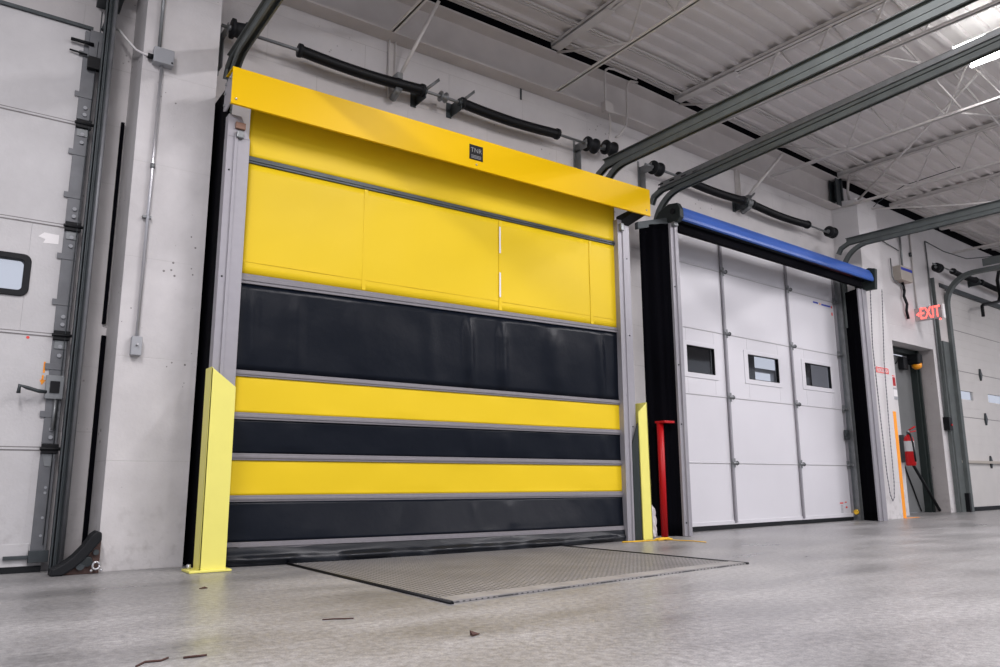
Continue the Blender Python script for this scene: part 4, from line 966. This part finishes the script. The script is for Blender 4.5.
t = thing('control_button', 'small black control box with a red button on the track by the far door', 'control box', (12.35, -.12, 1.2))
obj('box', MB().box(12.30, 12.42, -.149, -.06, 1.22, 1.42), BLACK, t, bevel=.005)
obj('red_button', MB().tube([(12.37, -.06, 1.30), (12.37, -.045, 1.30)], .016, 8), RED, t)
torsion_shaft(12.2, 16.4, 3.80, 'distant shaft with dark springs above the far cream door', [(12.95, 13.85), (14.1, 16.2)])
cable_drum(12.32, 3.76, 'small distant drum above the upright track of the far cream door')
bearing_bracket(13.97, 3.80, 'dark distant bracket in the middle of the shaft above the far cream door', arm=False)
mb = MB(); mb.tube([(14.9, .05, 4.2), (14.62, .08, 3.9), (14.60, .1, 3.62), (14.50, .1, 3.50), (14.2, .1, 3.43), (13.95, .05, 3.38), (13.86, .05, 3.34), (13.86, .05, 3.16)], .028, 8)
single('bent_rubber_hose', mb, BLACK, 'black bent pipe hanging in front of the far door top at the right edge', 'pipe', (14, .1, 3.16))
mb = MB(); mb.tube([(12.33, -.13, 4.22), (12.35, -.13, 3.0), (12.34, -.13, 1.42)], .012, 6)
single('steel_conduit', mb, GALV, 'thin dark conduit beside the far door track, down to the black control box', 'conduit', (12.34, -.13, 1.42))
# sagging cables under the far ceiling
mb = MB(); mb.tube([(10.18, -.13, 3.2), (10.14, -.12, 3.9), (10.2, -.05, 4.15), (10.2, .15, 4.3), (10.25, .5, 4.45), (10.3, 1.2, 4.5)], .006, 6)
single('hanging_cable', mb, DKSTEEL, 'thin dark cable running up the right side of the white pier to the deck', 'cable', (10.1, -.1, 3.2))
mb = MB(); mb.tube([(10.15, -.13, 4.0), (10.9, -.13, 3.93), (11.36, -.13, 3.88)], .007, 6)
single('hanging_cable', mb, DKSTEEL, 'thin dark cable strung along the wall to the beige control box conduits', 'cable', (10.2, -.13, 3.9))
mb = MB(); mb.tube([(12.33, -.13, 4.22), (12.8, -.05, 4.12), (13.3, .1, 4.05), (14.0, .5, 4.15), (14.5, .9, 4.4)], .008, 6)
single('hanging_cable', mb, DKSTEEL, 'thin dark cable sagging under the deck above the far cream door', 'cable', (12.4, -.1, 4.0))

# ================================================================== FLOOR PLATE AND LITTER
mb = MB(); mb.quadhull([(1.745, 2.84, .001), (3.95, 3.06, .001), (3.86, 4.90, .001), (1.745, 4.90, .001), (1.745, 2.84, .006), (3.95, 3.06, .006), (3.86, 4.90, .006), (1.745, 4.90, .006)])
t = thing('dock_leveler', 'grey tread steel dock leveler plate in the floor before the striped door', 'dock plate', (2.9, 1.3, 0))
obj('deck_plate', mb, TREAD, t)
mb = MB(); mb.quadhull([(1.76, 2.845, .005), (3.945, 3.065, .005), (3.94, 3.17, .005), (1.76, 2.96, .005), (1.76, 2.845, .010), (3.945, 3.065, .010), (3.94, 3.17, .010), (1.76, 2.96, .010)])
obj('front_lip', mb, mat('plain_worn_steel', (.27, .26, .255), .5, noise=.25, nscale=5), t)
mb = MB(); mb.tube([(1.74, 2.82, .003), (1.74, 4.85, .003)], .010, 6, mapped=True); mbg = MB().tube([(3.96, 3.05, .003), (3.865, 4.85, .003)], .010, 6, mapped=True)
obj('side_gap', mb, BLACK, t)
obj('side_gap', mbg, BLACK, t)

def litter(name, pts, r, mt_, label, cat):
    mb = MB(); mb.tube(pts, r, 5, mapped=True); o = obj(name, mb, mt_, loc=Vector((pts[0][0], pts[0][1], 0))); return tag(o, label, cat)
mb = MB(); c = Vector((1.457, 2.218, .002)); mb.prism([c+Vector((-.014, -.008, 0)), c+Vector((.022, .006, 0)), c+Vector((-.008, .018, 0))], [c+Vector((-.014, -.008, .006)), c+Vector((.024, .006, .002)), c+Vector((-.008, .02, .014))])
o = obj('dry_leaf', mb, LEAF, loc=c); tag(o, 'tiny reddish-brown leaf scrap on the floor in front of the dock plate', 'leaf')
litter('twig', [(1.165, 2.79, .002), (1.20, 2.78, .003), (1.245, 2.755, .003), (1.27, 2.75, .002)], .0025, LEAF, 'thin dark twig on the floor left of the dock plate', 'twig')
litter('twig', [(.47, 2.41, .002), (.50, 2.45, .003), (.54, 2.44, .003), (.565, 2.47, .002)], .0035, LEAF, 'dark bent twig on the floor at the bottom edge of the picture', 'twig')
litter('twig', [(.60, 2.44, .003), (.635, 2.435, .004), (.665, 2.44, .002)], .0035, LEAF, 'short dark twig right of the bent twig at the bottom edge', 'twig')
mb = MB(); c = Vector((1.032, 3.919, .002)); mb.prism([c+Vector((-.02, -.006, 0)), c+Vector((.02, -.004, 0)), c+Vector((.01, .01, 0))], [c+Vector((-.02, -.006, .004)), c+Vector((.02, -.004, .003)), c+Vector((.01, .01, .008))])
o = obj('dry_leaf', mb, LEAF, loc=c); tag(o, 'tiny brown scrap on the floor just in front of the left yellow guard', 'leaf')
